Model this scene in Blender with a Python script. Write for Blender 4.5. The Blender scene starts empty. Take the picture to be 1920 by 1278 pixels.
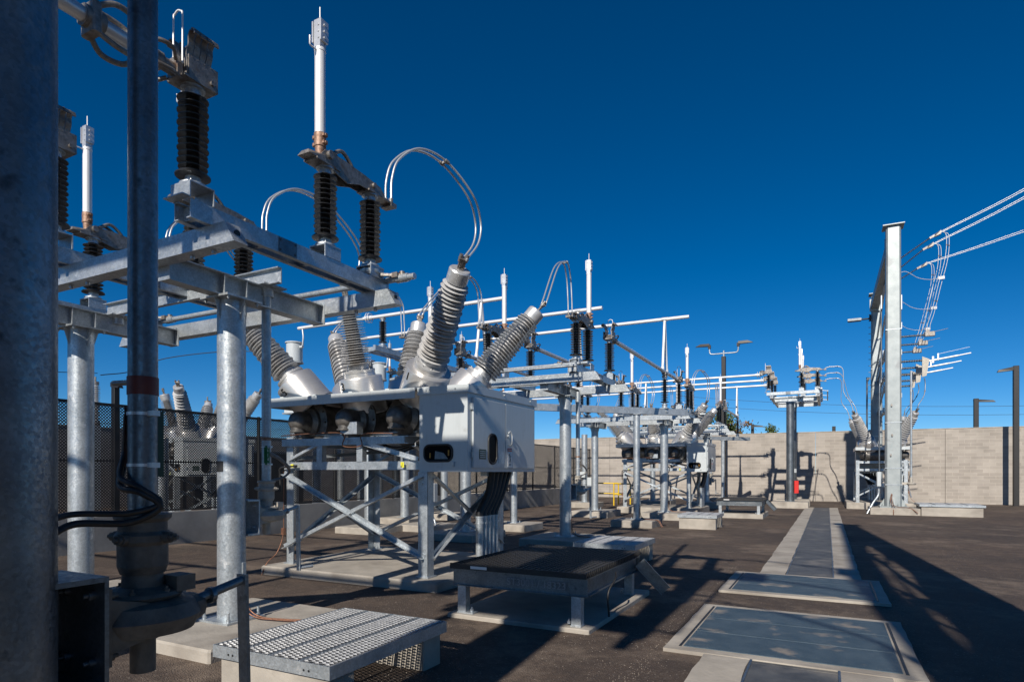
import bpy, math, random
from mathutils import Vector, Matrix
R = math.radians
sc = bpy.context.scene
col = sc.collection
random.seed(7)

# ------------------------------------------------------------------ camera, sky, sun, exposure
YAW = math.atan2(591, 1146)
cam = bpy.data.objects.new("camera", bpy.data.cameras.new("camera"))
col.objects.link(cam)
cam.location = (0, 0, 1.6)
cam.rotation_euler = (R(90), 0, YAW)
cam.data.sensor_width = 36
cam.data.lens = 1146 / 1920 * 36
cam.data.shift_y = (884 - 639) / 1920
cam.data.clip_start = 0.05
cam.data.clip_end = 5000
sc.camera = cam

SUN_DIR = Vector((-0.09, 1.0, -0.63)).normalized()      # the way the light travels
w = bpy.data.worlds.new("World")
sc.world = w
w.use_nodes = True
nt = w.node_tree
bg = nt.nodes["Background"]
sky = nt.nodes.new("ShaderNodeTexSky")
sky.sky_type = 'NISHITA'
sky.sun_disc = False
sky.sun_elevation = math.asin(-SUN_DIR.z)
sky.sun_rotation = math.atan2(-SUN_DIR.x, -SUN_DIR.y)
sky.air_density = 0.75
sky.dust_density = 0.0
sky.ozone_density = 5.0
sky.altitude = 1500
gm = nt.nodes.new("ShaderNodeGamma")
gm.inputs[1].default_value = 1.06
hs = nt.nodes.new("ShaderNodeHueSaturation")
hs.inputs["Saturation"].default_value = 1.27
hs.inputs["Hue"].default_value = 0.497
hs.inputs["Value"].default_value = 0.94
nt.links.new(sky.outputs[0], gm.inputs[0])
nt.links.new(gm.outputs[0], hs.inputs["Color"])
nt.links.new(hs.outputs[0], bg.inputs[0])
bg.inputs[1].default_value = 0.075

sun = bpy.data.objects.new("sun", bpy.data.lights.new("sun", 'SUN'))
col.objects.link(sun)
sun.data.energy = 4.9
sun.data.angle = R(0.5)
sun.data.color = (1.0, 0.92, 0.81)
sun.rotation_euler = (-SUN_DIR).to_track_quat('Z', 'Y').to_euler()

sc.view_settings.view_transform = 'Standard'
sc.view_settings.look = 'None'
sc.view_settings.gamma = 1
sc.view_settings.exposure = 0.15
sc.cycles.max_bounces = 6
sc.cycles.transparent_max_bounces = 16
sc.cycles.use_denoising = True


# ------------------------------------------------------------------ materials
def mat(name, c, rough=0.5, metal=0.0, c2=None, scale=8.0, detail=6.0, bump=0.0, bscale=60.0, lo=0.35, hi=0.65,
        coat=0.0, rvar=0.0, stretch=None, dirt=None, dscale=2.0, dlo=0.5, dhi=0.75):
    m = bpy.data.materials.new(name)
    m.use_nodes = True
    n, l = m.node_tree.nodes, m.node_tree.links
    b = n["Principled BSDF"]
    b.inputs["Base Color"].default_value = (*c, 1)
    b.inputs["Roughness"].default_value = rough
    b.inputs["Metallic"].default_value = metal
    if coat:
        b.inputs["Coat Weight"].default_value = coat
    tc = n.new("ShaderNodeTexCoord")
    vec = tc.outputs["Object"]
    if stretch:
        mp = n.new("ShaderNodeMapping")
        mp.inputs["Scale"].default_value = stretch
        l.new(vec, mp.inputs[0])
        vec = mp.outputs[0]
    fac = None
    if c2 is not None:
        nz = n.new("ShaderNodeTexNoise")
        nz.inputs["Scale"].default_value = scale
        nz.inputs["Detail"].default_value = detail
        nz.inputs["Roughness"].default_value = 0.6
        l.new(vec, nz.inputs["Vector"])
        rp = n.new("ShaderNodeMapRange")
        rp.inputs[1].default_value = lo
        rp.inputs[2].default_value = hi
        l.new(nz.outputs["Fac"], rp.inputs[0])
        mx = n.new("ShaderNodeMix")
        mx.data_type = 'RGBA'
        mx.inputs[6].default_value = (*c, 1)
        mx.inputs[7].default_value = (*c2, 1)
        l.new(rp.outputs[0], mx.inputs[0])
        out = mx.outputs[2]
        if dirt is not None:
            n2 = n.new("ShaderNodeTexNoise")
            n2.inputs["Scale"].default_value = dscale
            n2.inputs["Detail"].default_value = 8
            l.new(tc.outputs["Object"], n2.inputs["Vector"])
            r2 = n.new("ShaderNodeMapRange")
            r2.inputs[1].default_value = dlo
            r2.inputs[2].default_value = dhi
            l.new(n2.outputs["Fac"], r2.inputs[0])
            m2 = n.new("ShaderNodeMix")
            m2.data_type = 'RGBA'
            m2.inputs[7].default_value = (*dirt, 1)
            l.new(out, m2.inputs[6])
            l.new(r2.outputs[0], m2.inputs[0])
            out = m2.outputs[2]
        l.new(out, b.inputs["Base Color"])
        if rvar:
            r3 = n.new("ShaderNodeMapRange")
            r3.inputs[3].default_value = rough - rvar
            r3.inputs[4].default_value = rough + rvar
            l.new(nz.outputs["Fac"], r3.inputs[0])
            l.new(r3.outputs[0], b.inputs["Roughness"])
    if bump:
        nb = n.new("ShaderNodeTexNoise")
        nb.inputs["Scale"].default_value = bscale
        nb.inputs["Detail"].default_value = 4
        l.new(vec, nb.inputs["Vector"])
        bp = n.new("ShaderNodeBump")
        bp.inputs["Strength"].default_value = bump
        bp.inputs["Distance"].default_value = 0.01
        l.new(nb.outputs["Fac"], bp.inputs["Height"])
        l.new(bp.outputs[0], b.inputs["Normal"])
    return m


M = {}
def spangle(m, scale, amt):
    """crystal pattern of hot dip zinc: small facets that differ a little in tone and gloss"""
    n, l = m.node_tree.nodes, m.node_tree.links
    b = n["Principled BSDF"]
    src = b.inputs["Base Color"].links[0].from_socket
    tc = n.new("ShaderNodeTexCoord")
    v = n.new("ShaderNodeTexVoronoi")
    v.inputs["Scale"].default_value = scale
    l.new(tc.outputs["Object"], v.inputs["Vector"])
    sp = n.new("ShaderNodeSeparateColor")
    l.new(v.outputs["Color"], sp.inputs[0])
    r = n.new("ShaderNodeMapRange")
    r.inputs[3].default_value = 1 - amt
    r.inputs[4].default_value = 1 + amt
    l.new(sp.outputs[0], r.inputs[0])
    x = n.new("ShaderNodeMix")
    x.data_type = 'RGBA'
    x.blend_type = 'MULTIPLY'
    x.inputs[0].default_value = 1
    l.new(src, x.inputs[6])
    l.new(r.outputs[0], x.inputs[7])
    l.new(x.outputs[2], b.inputs["Base Color"])
    r2 = n.new("ShaderNodeMapRange")
    r2.inputs[3].default_value = 0.30
    r2.inputs[4].default_value = 0.52
    l.new(sp.outputs[1], r2.inputs[0])
    l.new(r2.outputs[0], b.inputs["Roughness"])
    return m


M['galv'] = spangle(mat('galvanised_steel', (0.35, 0.39, 0.42), 0.42, 0.62, (0.54, 0.58, 0.61), 5, 12, 0.06, 30, 0.3, 0.7,
                        dirt=(0.66, 0.68, 0.69), dscale=9, dlo=0.60, dhi=0.72), 70, 0.14)
M['galv_dull'] = spangle(mat('weathered_shaded_galvanised_steel', (0.13, 0.15, 0.17), 0.5, 0.8, (0.24, 0.265, 0.285), 3.5, 15, 0.10, 60, 0.3, 0.7,
                             dirt=(0.08, 0.09, 0.10), dscale=18, dlo=0.60, dhi=0.75), 85, 0.13)  # also serves as the shaded copy of galv on the tall posts
M['alu'] = mat('aluminium_tube', (0.62, 0.63, 0.64), 0.38, 0.6, (0.74, 0.75, 0.76), 6, 4, 0.05, 80, rvar=0.08)
M['alu_bright'] = mat('bright_aluminium', (0.80, 0.81, 0.82), 0.45, 0.25, (0.72, 0.73, 0.74), 5, 4)
M['cast'] = mat('cast_aluminium', (0.17, 0.16, 0.15), 0.5, 0.6, (0.34, 0.32, 0.30), 18, 6, 0.3, 90, dirt=(0.16, 0.11, 0.08), dscale=9,
                dlo=0.55, dhi=0.7)
M['brushed'] = mat('brushed_aluminium', (0.62, 0.61, 0.60), 0.33, 0.72, (0.76, 0.75, 0.73), 9, 8, 0.0, 30, rvar=0.05, stretch=(1, 1, 14))
M['silver'] = mat('silver_painted_casting', (0.46, 0.47, 0.48), 0.36, 0.45, (0.60, 0.61, 0.62), 12, 5, 0.0, 60)
M['rust'] = mat('copper_brown_contact', (0.20, 0.10, 0.06), 0.6, 0.4, (0.40, 0.27, 0.20), 30, 4)
M['black_shed'] = mat('black_polymer', (0.012, 0.011, 0.012), 0.28, 0.0, (0.03, 0.03, 0.032), 20, 4)
M['grey_shed'] = mat('grey_porcelain', (0.46, 0.465, 0.47), 0.30, 0.0, (0.55, 0.55, 0.55), 10, 4, coat=0.5, dirt=(0.27, 0.25, 0.23), dscale=4,
                     dlo=0.55, dhi=0.75)
M['paint'] = mat('grey_enamel_paint', (0.50, 0.54, 0.56), 0.34, 0.0, (0.435, 0.465, 0.475), 2.2, 9, 0.03, 200, 0.5, 0.8, coat=0.15, dirt=(0.38, 0.40, 0.40),
                 dscale=7, dlo=0.62, dhi=0.85, stretch=(7, 7, 0.9))
M['tank'] = mat('dark_cast_tank', (0.09, 0.085, 0.08), 0.45, 0.6, (0.20, 0.19, 0.18), 10, 6, 0.25, 70)
M['concrete'] = mat('concrete', (0.30, 0.275, 0.24), 0.85, 0, (0.42, 0.385, 0.335), 2.2, 10, 0.5, 25, 0.35, 0.65, dirt=(0.20, 0.175, 0.15),
                    dscale=1.3, dlo=0.52, dhi=0.75)
M['concrete_wall'] = mat('low_wall_concrete', (0.24, 0.235, 0.225), 0.85, 0, (0.34, 0.33, 0.31), 1.2, 10, 0.3, 20, dirt=(0.17, 0.165, 0.16),
                         dscale=0.8, dlo=0.5, dhi=0.72)
M['plate'] = mat('blue_grey_cover_plate', (0.042, 0.072, 0.100), 0.55, 0.1, (0.070, 0.105, 0.135), 5, 14, 0, 60, 0.35, 0.65,
                 dirt=(0.25, 0.225, 0.195), dscale=2.6, dlo=0.575, dhi=0.68)
M['dark_plate'] = mat('dark_cover_plate', (0.055, 0.06, 0.068), 0.6, 0.1, (0.11, 0.115, 0.12), 3.5, 14, 0.2, 60, dirt=(0.19, 0.18, 0.165),
                      dscale=1.6, dlo=0.55, dhi=0.70)
M['frp'] = mat('black_moulded_grating', (0.010, 0.010, 0.011), 0.5, 0, (0.022, 0.022, 0.024), 30, 3)
M['black'] = mat('black_rubber', (0.012, 0.012, 0.013), 0.5, 0, (0.022, 0.022, 0.022), 20, 3)
M['mesh_black'] = mat('black_coated_mesh', (0.012, 0.012, 0.013), 0.6, 0, (0.02, 0.02, 0.02), 4, 3)
M['bronze'] = mat('dark_bronze_paint', (0.008, 0.008, 0.009), 0.5, 0, (0.013, 0.012, 0.013), 6, 3)
M['copper'] = mat('copper_cable', (0.16, 0.075, 0.045), 0.5, 0.5, (0.28, 0.14, 0.09), 40, 3)
M['yellow'] = mat('safety_yellow', (0.72, 0.48, 0.02), 0.45, 0, (0.62, 0.40, 0.02), 6, 3)
M['red'] = mat('red_enamel', (0.60, 0.02, 0.015), 0.4, 0, (0.5, 0.02, 0.015), 6, 3)
M['dark_red'] = mat('dark_red_tape', (0.10, 0.018, 0.014), 0.5, 0, (0.14, 0.03, 0.02), 9, 3)
M['green'] = mat('green_sign', (0.01, 0.13, 0.04), 0.4, 0, (0.012, 0.15, 0.045), 6, 3)
M['dark_green'] = mat('dark_green_sign', (0.008, 0.03, 0.016), 0.4, 0, (0.012, 0.04, 0.02), 6, 3)
M['white'] = mat('white_label', (0.75, 0.75, 0.74), 0.5, 0, (0.7, 0.7, 0.69), 8, 3)
M['ink'] = mat('black_ink', (0.01, 0.01, 0.01), 0.5)
M['chalk'] = mat('chalk_mark', (0.27, 0.28, 0.29), 0.9)
M['label_yellow'] = mat('yellow_label', (0.75, 0.72, 0.05), 0.5)
M['glass'] = mat('dark_window_glass', (0.004, 0.004, 0.005), 0.4, 0)
M['glass'].node_tree.nodes['Principled BSDF'].inputs['Specular IOR Level'].default_value = 0.05
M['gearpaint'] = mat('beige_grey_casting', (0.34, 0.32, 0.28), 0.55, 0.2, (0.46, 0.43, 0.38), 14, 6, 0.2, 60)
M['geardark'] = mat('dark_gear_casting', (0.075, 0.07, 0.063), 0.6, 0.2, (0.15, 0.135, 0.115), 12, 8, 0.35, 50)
M['bark'] = mat('bark', (0.06, 0.045, 0.03), 0.9, 0, (0.10, 0.08, 0.06), 8, 6)
M['leaf'] = mat('leaves', (0.035, 0.07, 0.015), 0.6, 0, (0.10, 0.13, 0.03), 3, 3)
M['leaf_autumn'] = mat('autumn_leaves', (0.05, 0.08, 0.015), 0.6, 0, (0.30, 0.13, 0.03), 2.2, 3)
M['cable_bright'] = mat('bare_conductor', (0.60, 0.61, 0.62), 0.4, 0.6)
M['cable_dark'] = mat('weathered_conductor', (0.30, 0.31, 0.33), 0.42, 0.7)
M['amber'] = mat('amber_lamp_part', (0.55, 0.26, 0.03), 0.4)


def nodes_of(m):
    return m.node_tree.nodes, m.node_tree.links, m.node_tree.nodes["Principled BSDF"]


def make_asphalt():
    m = bpy.data.materials.new('asphalt')
    m.use_nodes = True
    n, l, b = nodes_of(m)
    tc = n.new("ShaderNodeTexCoord")

    def noise(s, d=8, r=0.6):
        x = n.new("ShaderNodeTexNoise")
        x.inputs["Scale"].default_value = s
        x.inputs["Detail"].default_value = d
        x.inputs["Roughness"].default_value = r
        l.new(tc.outputs["Object"], x.inputs["Vector"])
        return x.outputs["Fac"]

    def rng(f, a, c, o0=0.0, o1=1.0):
        x = n.new("ShaderNodeMapRange")
        for i, v in ((1, a), (2, c), (3, o0), (4, o1)):
            x.inputs[i].default_value = v
        l.new(f, x.inputs[0])
        return x.outputs[0]

    def mix(f, a, c, typ='MIX'):
        x = n.new("ShaderNodeMix")
        x.data_type = 'RGBA'
        x.blend_type = typ
        if f is None:
            x.inputs[0].default_value = 1
        else:
            l.new(f, x.inputs[0])
        for i, v in ((6, a), (7, c)):
            if isinstance(v, tuple):
                x.inputs[i].default_value = (*v, 1)
            else:
                l.new(v, x.inputs[i])
        return x.outputs[2]
    base = mix(rng(noise(0.30, 10, 0.7), 0.38, 0.62), (0.062, 0.045, 0.036), (0.126, 0.087, 0.062))
    vo = n.new("ShaderNodeTexVoronoi")
    vo.inputs["Scale"].default_value = 70
    l.new(tc.outputs["Object"], vo.inputs["Vector"])
    sp = mix(rng(vo.outputs["Color"], 0.70, 1.0, 0.0, 0.8), base, (0.21, 0.175, 0.145))
    vd = mix(rng(noise(120, 3), 0.35, 0.48, 0.6, 0.0), sp, (0.022, 0.018, 0.015))
    md = mix(rng(noise(3.2, 12, 0.78), 0.44, 0.60, 0.0, 0.7), vd, (0.045, 0.033, 0.027))
    dust = mix(rng(noise(0.45, 14, 0.75), 0.51, 0.64, 0.0, 0.85), md, (0.215, 0.165, 0.125))
    stain = mix(rng(noise(0.9, 4, 0.5), 0.62, 0.68, 0.0, 0.5), dust, (0.030, 0.024, 0.021))
    v2 = n.new("ShaderNodeTexVoronoi")
    v2.inputs["Scale"].default_value = 14
    l.new(tc.outputs["Object"], v2.inputs["Vector"])
    g = mix(rng(v2.outputs["Distance"], 0.05, 0.11, 1.0, 0.0), stain, (0.32, 0.28, 0.24))
    l.new(g, b.inputs["Base Color"])
    b.inputs["Roughness"].default_value = 0.85
    bp = n.new("ShaderNodeBump")
    bp.inputs["Strength"].default_value = 0.8
    bp.inputs["Distance"].default_value = 0.012
    l.new(vo.outputs["Distance"], bp.inputs["Height"])
    l.new(bp.outputs[0], b.inputs["Normal"])
    return m


M['asphalt'] = make_asphalt()
M['grit'] = mat('pale_grit', (0.30, 0.26, 0.22), 0.9, 0, (0.12, 0.10, 0.09), 3, 3)


def make_block():
    m = bpy.data.materials.new('concrete_block')
    m.use_nodes = True
    n, l, b = nodes_of(m)
    tc = n.new("ShaderNodeTexCoord")
    sp = n.new("ShaderNodeSeparateXYZ")
    l.new(tc.outputs["Object"], sp.inputs[0])
    ad = n.new("ShaderNodeMath")
    ad.operation = 'ADD'
    l.new(sp.outputs[0], ad.inputs[0])
    l.new(sp.outputs[1], ad.inputs[1])
    cb = n.new("ShaderNodeCombineXYZ")
    l.new(ad.outputs[0], cb.inputs[0])
    l.new(sp.outputs[2], cb.inputs[1])
    br = n.new("ShaderNodeTexBrick")
    br.inputs["Scale"].default_value = 1
    br.inputs["Brick Width"].default_value = 0.62
    br.inputs["Row Height"].default_value = 0.205
    br.inputs["Mortar Size"].default_value = 0.012
    br.inputs["Mortar Smooth"].default_value = 0.3
    br.inputs["Color1"].default_value = (0.30, 0.272, 0.242, 1)
    br.inputs["Color2"].default_value = (0.375, 0.342, 0.305, 1)
    br.inputs["Mortar"].default_value = (0.41, 0.368, 0.32, 1)
    l.new(cb.outputs[0], br.inputs["Vector"])
    nz = n.new("ShaderNodeTexNoise")
    nz.inputs["Scale"].default_value = 1.1
    nz.inputs["Detail"].default_value = 9
    l.new(cb.outputs[0], nz.inputs["Vector"])
    mr = n.new("ShaderNodeMapRange")
    mr.inputs[1].default_value = 0.3
    mr.inputs[2].default_value = 0.7
    mr.inputs[3].default_value = 0.86
    mr.inputs[4].default_value = 1.10
    l.new(nz.outputs["Fac"], mr.inputs[0])
    mx = n.new("ShaderNodeMix")
    mx.data_type = 'RGBA'
    mx.blend_type = 'MULTIPLY'
    mx.inputs[0].default_value = 1
    l.new(br.outputs["Color"], mx.inputs[6])
    l.new(mr.outputs[0], mx.inputs[7])
    l.new(mx.outputs[2], b.inputs["Base Color"])
    b.inputs["Roughness"].default_value = 0.9
    return m


M['block'] = make_block()


# ------------------------------------------------------------------ mesh builder
def frame_from(d, up=Vector((0, 0, 1))):
    d = d.normalized()
    if abs(d.dot(up)) > 0.995:
        up = Vector((0, 1, 0))
    s = d.cross(up).normalized()
    u = s.cross(d).normalized()
    return s, u


class MB:
    def __init__(self):
        self.v, self.f, self.s, self.m = [], [], [], []
        self.mi = 0

    def add(self, vs, fs, smooth=False):
        o = len(self.v)
        self.v += [tuple(x) for x in vs]
        self.f += [tuple(i + o for i in f) for f in fs]
        self.s += [smooth] * len(fs)
        self.m += [self.mi] * len(fs)
        return self

    def box(self, x0, x1, y0, y1, z0, z1):
        vs = [(x, y, z) for z in (z0, z1) for x, y in ((x0, y0), (x1, y0), (x1, y1), (x0, y1))]
        return self.add(vs, [(3, 2, 1, 0), (4, 5, 6, 7), (0, 1, 5, 4), (1, 2, 6, 5), (2, 3, 7, 6), (3, 0, 4, 7)])

    def bbox(self, x0, x1, y0, y1, z0, z1, b=0.01):
        """a box with its upper and vertical edges chamfered"""
        ring = lambda i, z: [(x0 + b + i, y0 + i, z), (x1 - b - i, y0 + i, z), (x1 - i, y0 + b + i, z), (x1 - i, y1 - b - i, z),
                             (x1 - b - i, y1 - i, z), (x0 + b + i, y1 - i, z), (x0 + i, y1 - b - i, z), (x0 + i, y0 + b + i, z)]
        vs = ring(0, z0) + ring(0, z1 - b) + ring(b * 0.8, z1)
        fs = [tuple(range(7, -1, -1)), tuple(range(16, 24))]
        for k in range(2):
            for i in range(8):
                j = (i + 1) % 8
                fs.append((k * 8 + i, k * 8 + j, k * 8 + 8 + j, k * 8 + 8 + i))
        return self.add(vs, fs)

    def hexa(self, pts):
        return self.add(pts, [(3, 2, 1, 0), (4, 5, 6, 7), (0, 1, 5, 4), (1, 2, 6, 5), (2, 3, 7, 6), (3, 0, 4, 7)])

    def extrude(self, prof, p0, p1, up=(0, 0, 1)):
        p0, p1 = Vector(p0), Vector(p1)
        s, u = frame_from(p1 - p0, Vector(up))
        n = len(prof)
        vs = [p0 + s * a + u * b for a, b in prof] + [p1 + s * a + u * b for a, b in prof]
        fs = [tuple(range(n - 1, -1, -1)), tuple(range(n, 2 * n))]
        fs += [(i, (i + 1) % n, n + (i + 1) % n, n + i) for i in range(n)]
        return self.add(vs, fs)

    def bar(self, p0, p1, w_, h_, up=(0, 0, 1)):
        a, b = w_ / 2, h_ / 2
        return self.extrude([(-a, -b), (a, -b), (a, b), (-a, b)], p0, p1, up)

    def angle(self, p0, p1, w_=0.075, t=0.008, up=(0, 0, 1), flip=1):
        pr = [(0, 0), (w_ * flip, 0), (w_ * flip, t), (t * flip, t), (t * flip, w_), (0, w_)]
        if flip < 0:
            pr = pr[::-1]
        return self.extrude(pr, p0, p1, up)

    def ibeam(self, p0, p1, w_=0.15, h_=0.25, t=0.012, up=(0, 0, 1)):
        a, b, c = w_ / 2, h_ / 2, t / 2
        pr = [(-a, -b), (a, -b), (a, -b + t), (c, -b + t), (c, b - t), (a, b - t), (a, b), (-a, b), (-a, b - t), (-c, b - t), (-c, -b + t), (-a, -b + t)]
        return self.extrude(pr, p0, p1, up)

    def chan(self, p0, p1, w_=0.08, h_=0.16, t=0.01, up=(0, 0, 1), side=1):
        b = h_ / 2
        pr = [(0, -b), (w_ * side, -b), (w_ * side, -b + t), (t * side, -b + t), (t * side, b - t), (w_ * side, b - t), (w_ * side, b), (0, b)]
        if side < 0:
            pr = pr[::-1]
        return self.extrude(pr, p0, p1, up)

    def cone(self, p0, p1, r0, r1, seg=16, caps=True):
        p0, p1 = Vector(p0), Vector(p1)
        s, u = frame_from(p1 - p0)
        a = [p0 + (s * math.cos(t) + u * math.sin(t)) * r0 for t in [2 * math.pi * i / seg for i in range(seg)]]
        b = [p1 + (s * math.cos(t) + u * math.sin(t)) * r1 for t in [2 * math.pi * i / seg for i in range(seg)]]
        self.add(a + b, [(i, (i + 1) % seg, seg + (i + 1) % seg, seg + i) for i in range(seg)], True)
        if caps:
            self.add(a, [tuple(range(seg - 1, -1, -1))])
            self.add(b, [tuple(range(seg))])
        return self

    def cyl(self, p0, p1, r, seg=16, caps=True):
        return self.cone(p0, p1, r, r, seg, caps)

    def lathe(self, prof, base=(0, 0, 0), axis=(0, 0, 1), seg=20, sharp=False, split=False):
        if split:
            for a, c in zip(prof, prof[1:]):
                self.lathe([a, c], base, axis, seg)
            return self
        base, ax = Vector(base), Vector(axis).normalized()
        s, u = frame_from(ax)
        vs, fs, k0 = [], [], 0
        rings = []
        n = len(prof)
        for k in range(n - 1):
            a, c = prof[k], prof[k + 1]
            d = math.atan2(c[1] - a[1], c[0] - a[0])
            new = True
            if rings and not sharp:
                e = abs(d - rings[-1][2])
                e = min(e, 2 * math.pi - e)
                new = e > 0.6
            ra = rings[-1][1] if (rings and not new) else None
            for idx, (r, z) in enumerate((a, c)):
                if idx == 0 and ra is not None:
                    continue
                st = len(vs)
                for i in range(seg):
                    t = 2 * math.pi * i / seg
                    vs.append(base + ax * z + (s * math.cos(t) + u * math.sin(t)) * max(r, 1e-4))
                if idx == 0:
                    ra = st
                else:
                    rc_ = st
            for i in range(seg):
                j = (i + 1) % seg
                fs.append((ra + i, ra + j, rc_ + j, rc_ + i))
            rings.append((ra, rc_, d))
        return self.add(vs, fs, True)

    def path(self, pts, r, seg=8, closed=False, caps=True):
        pts = [Vector(p) for p in pts]
        n = len(pts)
        vs, s = [], None
        for i, p in enumerate(pts):
            if closed:
                d = pts[(i + 1) % n] - pts[i - 1]
            else:
                d = pts[min(i + 1, n - 1)] - pts[max(i - 1, 0)]
            d.normalize()
            if s is None:
                s, u = frame_from(d)
            else:
                s = (s - d * s.dot(d)).normalized()
                u = s.cross(d)
            u = s.cross(d)
            for k in range(seg):
                t = 2 * math.pi * k / seg
                vs.append(p + (s * math.cos(t) + u * math.sin(t)) * r)
        fs = []
        m_ = n if closed else n - 1
        for i in range(m_):
            a, b = i * seg, ((i + 1) % n) * seg
            for k in range(seg):
                j = (k + 1) % seg
                fs.append((a + k, b + k, b + j, a + j))
        self.add(vs, fs, True)
        if caps and not closed:
            self.add(vs[:seg], [tuple(range(seg))])
            self.add(vs[-seg:], [tuple(range(seg - 1, -1, -1))])
        return self

    def bolt(self, p, d=(0, 0, 1), r=0.018, h=0.018):
        p, d = Vector(p), Vector(d).normalized()
        self.cyl(p, p + d * h, r, 6)
        return self.cyl(p + d * h, p + d * h * 1.8, r * 0.5, 6)

    def build(self, name, m, parent=None, loc=None):
        me = bpy.data.meshes.new(name)
        me.from_pydata(self.v, [], self.f)
        ms = m if isinstance(m, (list, tuple)) else [m]
        for x in ms:
            me.materials.append(M[x] if isinstance(x, str) else x)
        me.polygons.foreach_set("use_smooth", self.s)
        if len(ms) > 1:
            me.polygons.foreach_set("material_index", self.m)
        me.update()
        o = bpy.data.objects.new(name, me)
        col.objects.link(o)
        if parent is not None:
            o.parent = parent
        if loc is not None:
            o.location = loc
        return o


def spline(pts, n=10):
    """Catmull-Rom through the points"""
    P = [Vector(p) for p in pts]
    P = [2 * P[0] - P[1]] + P + [2 * P[-1] - P[-2]]
    out = []
    for i in range(1, len(P) - 2):
        a, b, c, d = P[i - 1], P[i], P[i + 1], P[i + 2]
        for k in range(n):
            t = k / n
            out.append(0.5 * ((2 * b) + (c - a) * t + (2 * a - 5 * b + 4 * c - d) * t * t + (3 * b - a - 3 * c + d) * t ** 3))
    out.append(P[-2])
    return out


def empty(name, loc=(0, 0, 0), rz=0.0):
    o = bpy.data.objects.new(name, None)
    o.empty_display_size = 0.2
    o.location = loc
    o.rotation_euler = (0, 0, rz)
    col.objects.link(o)
    return o


def tag(o, label, cat, group=None):
    o["label"] = label
    o["category"] = cat
    if group:
        o["group"] = group
    return o


def struct(o, kind="structure"):
    o["kind"] = kind
    return o


def copy_tree(o, parent=None):
    c = o.copy()
    col.objects.link(c)
    if parent is not None:
        c.parent = parent
    for ch in [x for x in o.children]:
        copy_tree(ch, c)
    return c


def text(name, body, size, m, parent, loc, rot, depth=0.0015, align='CENTER'):
    cu = bpy.data.curves.new(name, 'FONT')
    cu.body = body
    cu.size = size
    cu.extrude = depth
    cu.align_x = align
    cu.align_y = 'CENTER'
    t = bpy.data.objects.new(name, cu)
    col.objects.link(t)
    bpy.context.view_layer.update()
    me = bpy.data.meshes.new_from_object(t.evaluated_get(bpy.context.evaluated_depsgraph_get()))
    bpy.data.objects.remove(t)
    me.materials.append(M[m])
    o = bpy.data.objects.new(name, me)
    col.objects.link(o)
    o.parent = parent
    o.location = loc
    o.rotation_euler = rot
    return o


def gz(y):
    """height of the asphalt, which falls gently away"""
    return -0.10 - 0.0065 * y


# ------------------------------------------------------------------ ground, trench, covers
def sheet(name, m, x0, x1, y0, y1, dz=0.0, thick=0.0, kind="structure", ny=1):
    b = MB()
    if thick:
        pts = [(x, y, gz(y) + dz + h) for h in (-thick, 0) for x, y in ((x0, y0), (x1, y0), (x1, y1), (x0, y1))]
        b.hexa(pts)
    else:
        b.add([(x, y, gz(y) + dz) for x, y in ((x0, y0), (x1, y0), (x1, y1), (x0, y1))], [(0, 1, 2, 3)])
    o = b.build(name, m)
    struct(o, kind)
    return o


g = MB()
g.add([(-300, -60, gz(-60)), (300, -60, gz(-60)), (300, 60, gz(60)), (-300, 60, gz(60)), (-1500, 1500, -2.5), (1500, 1500, -2.5),
       (-1500, -400, 0), (1500, -400, 0)], [(0, 1, 2, 3), (3, 2, 5, 4), (6, 7, 1, 0), (6, 0, 3, 4), (7, 5, 2, 1)])
struct(g.build('ground', 'asphalt'))


def rough_strip(name, m, x0, x1, y0, y1, dz, thick, amp=0.012, step=0.25):
    """a cast concrete strip whose long edges wander a little"""
    n = max(2, int((y1 - y0) / step))
    b = MB()
    vs = []
    for i in range(n + 1):
        y = y0 + (y1 - y0) * i / n
        z = gz(y) + dz
        a, c = x0 + random.uniform(-amp, amp), x1 + random.uniform(-amp, amp)
        vs += [(a, y, z - thick), (a, y, z), (c, y, z), (c, y, z - thick)]
    fs = []
    for i in range(n):
        k = i * 4
        fs += [(k + j, k + j + 1, k + 5 + j, k + 4 + j) for j in range(3)]
    b.add(vs, [tuple(reversed(f)) for f in fs] + [(0, 1, 2, 3), tuple(reversed(range(n * 4, n * 4 + 4)))])
    return struct(b.build(name, m))


# long cable trench
for (ya, yb) in ((11.30, 36.6), (1.0, 5.96)):
    rough_strip('trench_kerb', 'concrete', -1.04, -0.63, ya, yb, 0.03, 0.2)
    rough_strip('trench_kerb', 'concrete', 0.10, 0.49, ya, yb, 0.03, 0.2)
    k = 0
    y = ya
    while y < yb:
        y2 = min(y + 1.22, yb)
        b = MB()
        zc = gz((y + y2) / 2)
        pts = [(x, yy, gz(yy) + h) for h in (-0.02, 0.022) for x, yy in ((-0.62, y + 0.006), (0.09, y + 0.006), (0.09, y2 - 0.006), (-0.62, y2 - 0.006))]
        b.hexa(pts)
        struct(b.build('trench_cover', 'dark_plate'))
        y = y2
    for xx in (-0.625, 0.082):
        b = MB()
        b.hexa([(x, yy, gz(yy) + h) for h in (-0.02, 0.034) for x, yy in ((xx, ya), (xx + 0.02, ya), (xx + 0.02, yb), (xx, yb))])
        struct(b.build('trench_edge_angle', 'galv_dull'))


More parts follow.
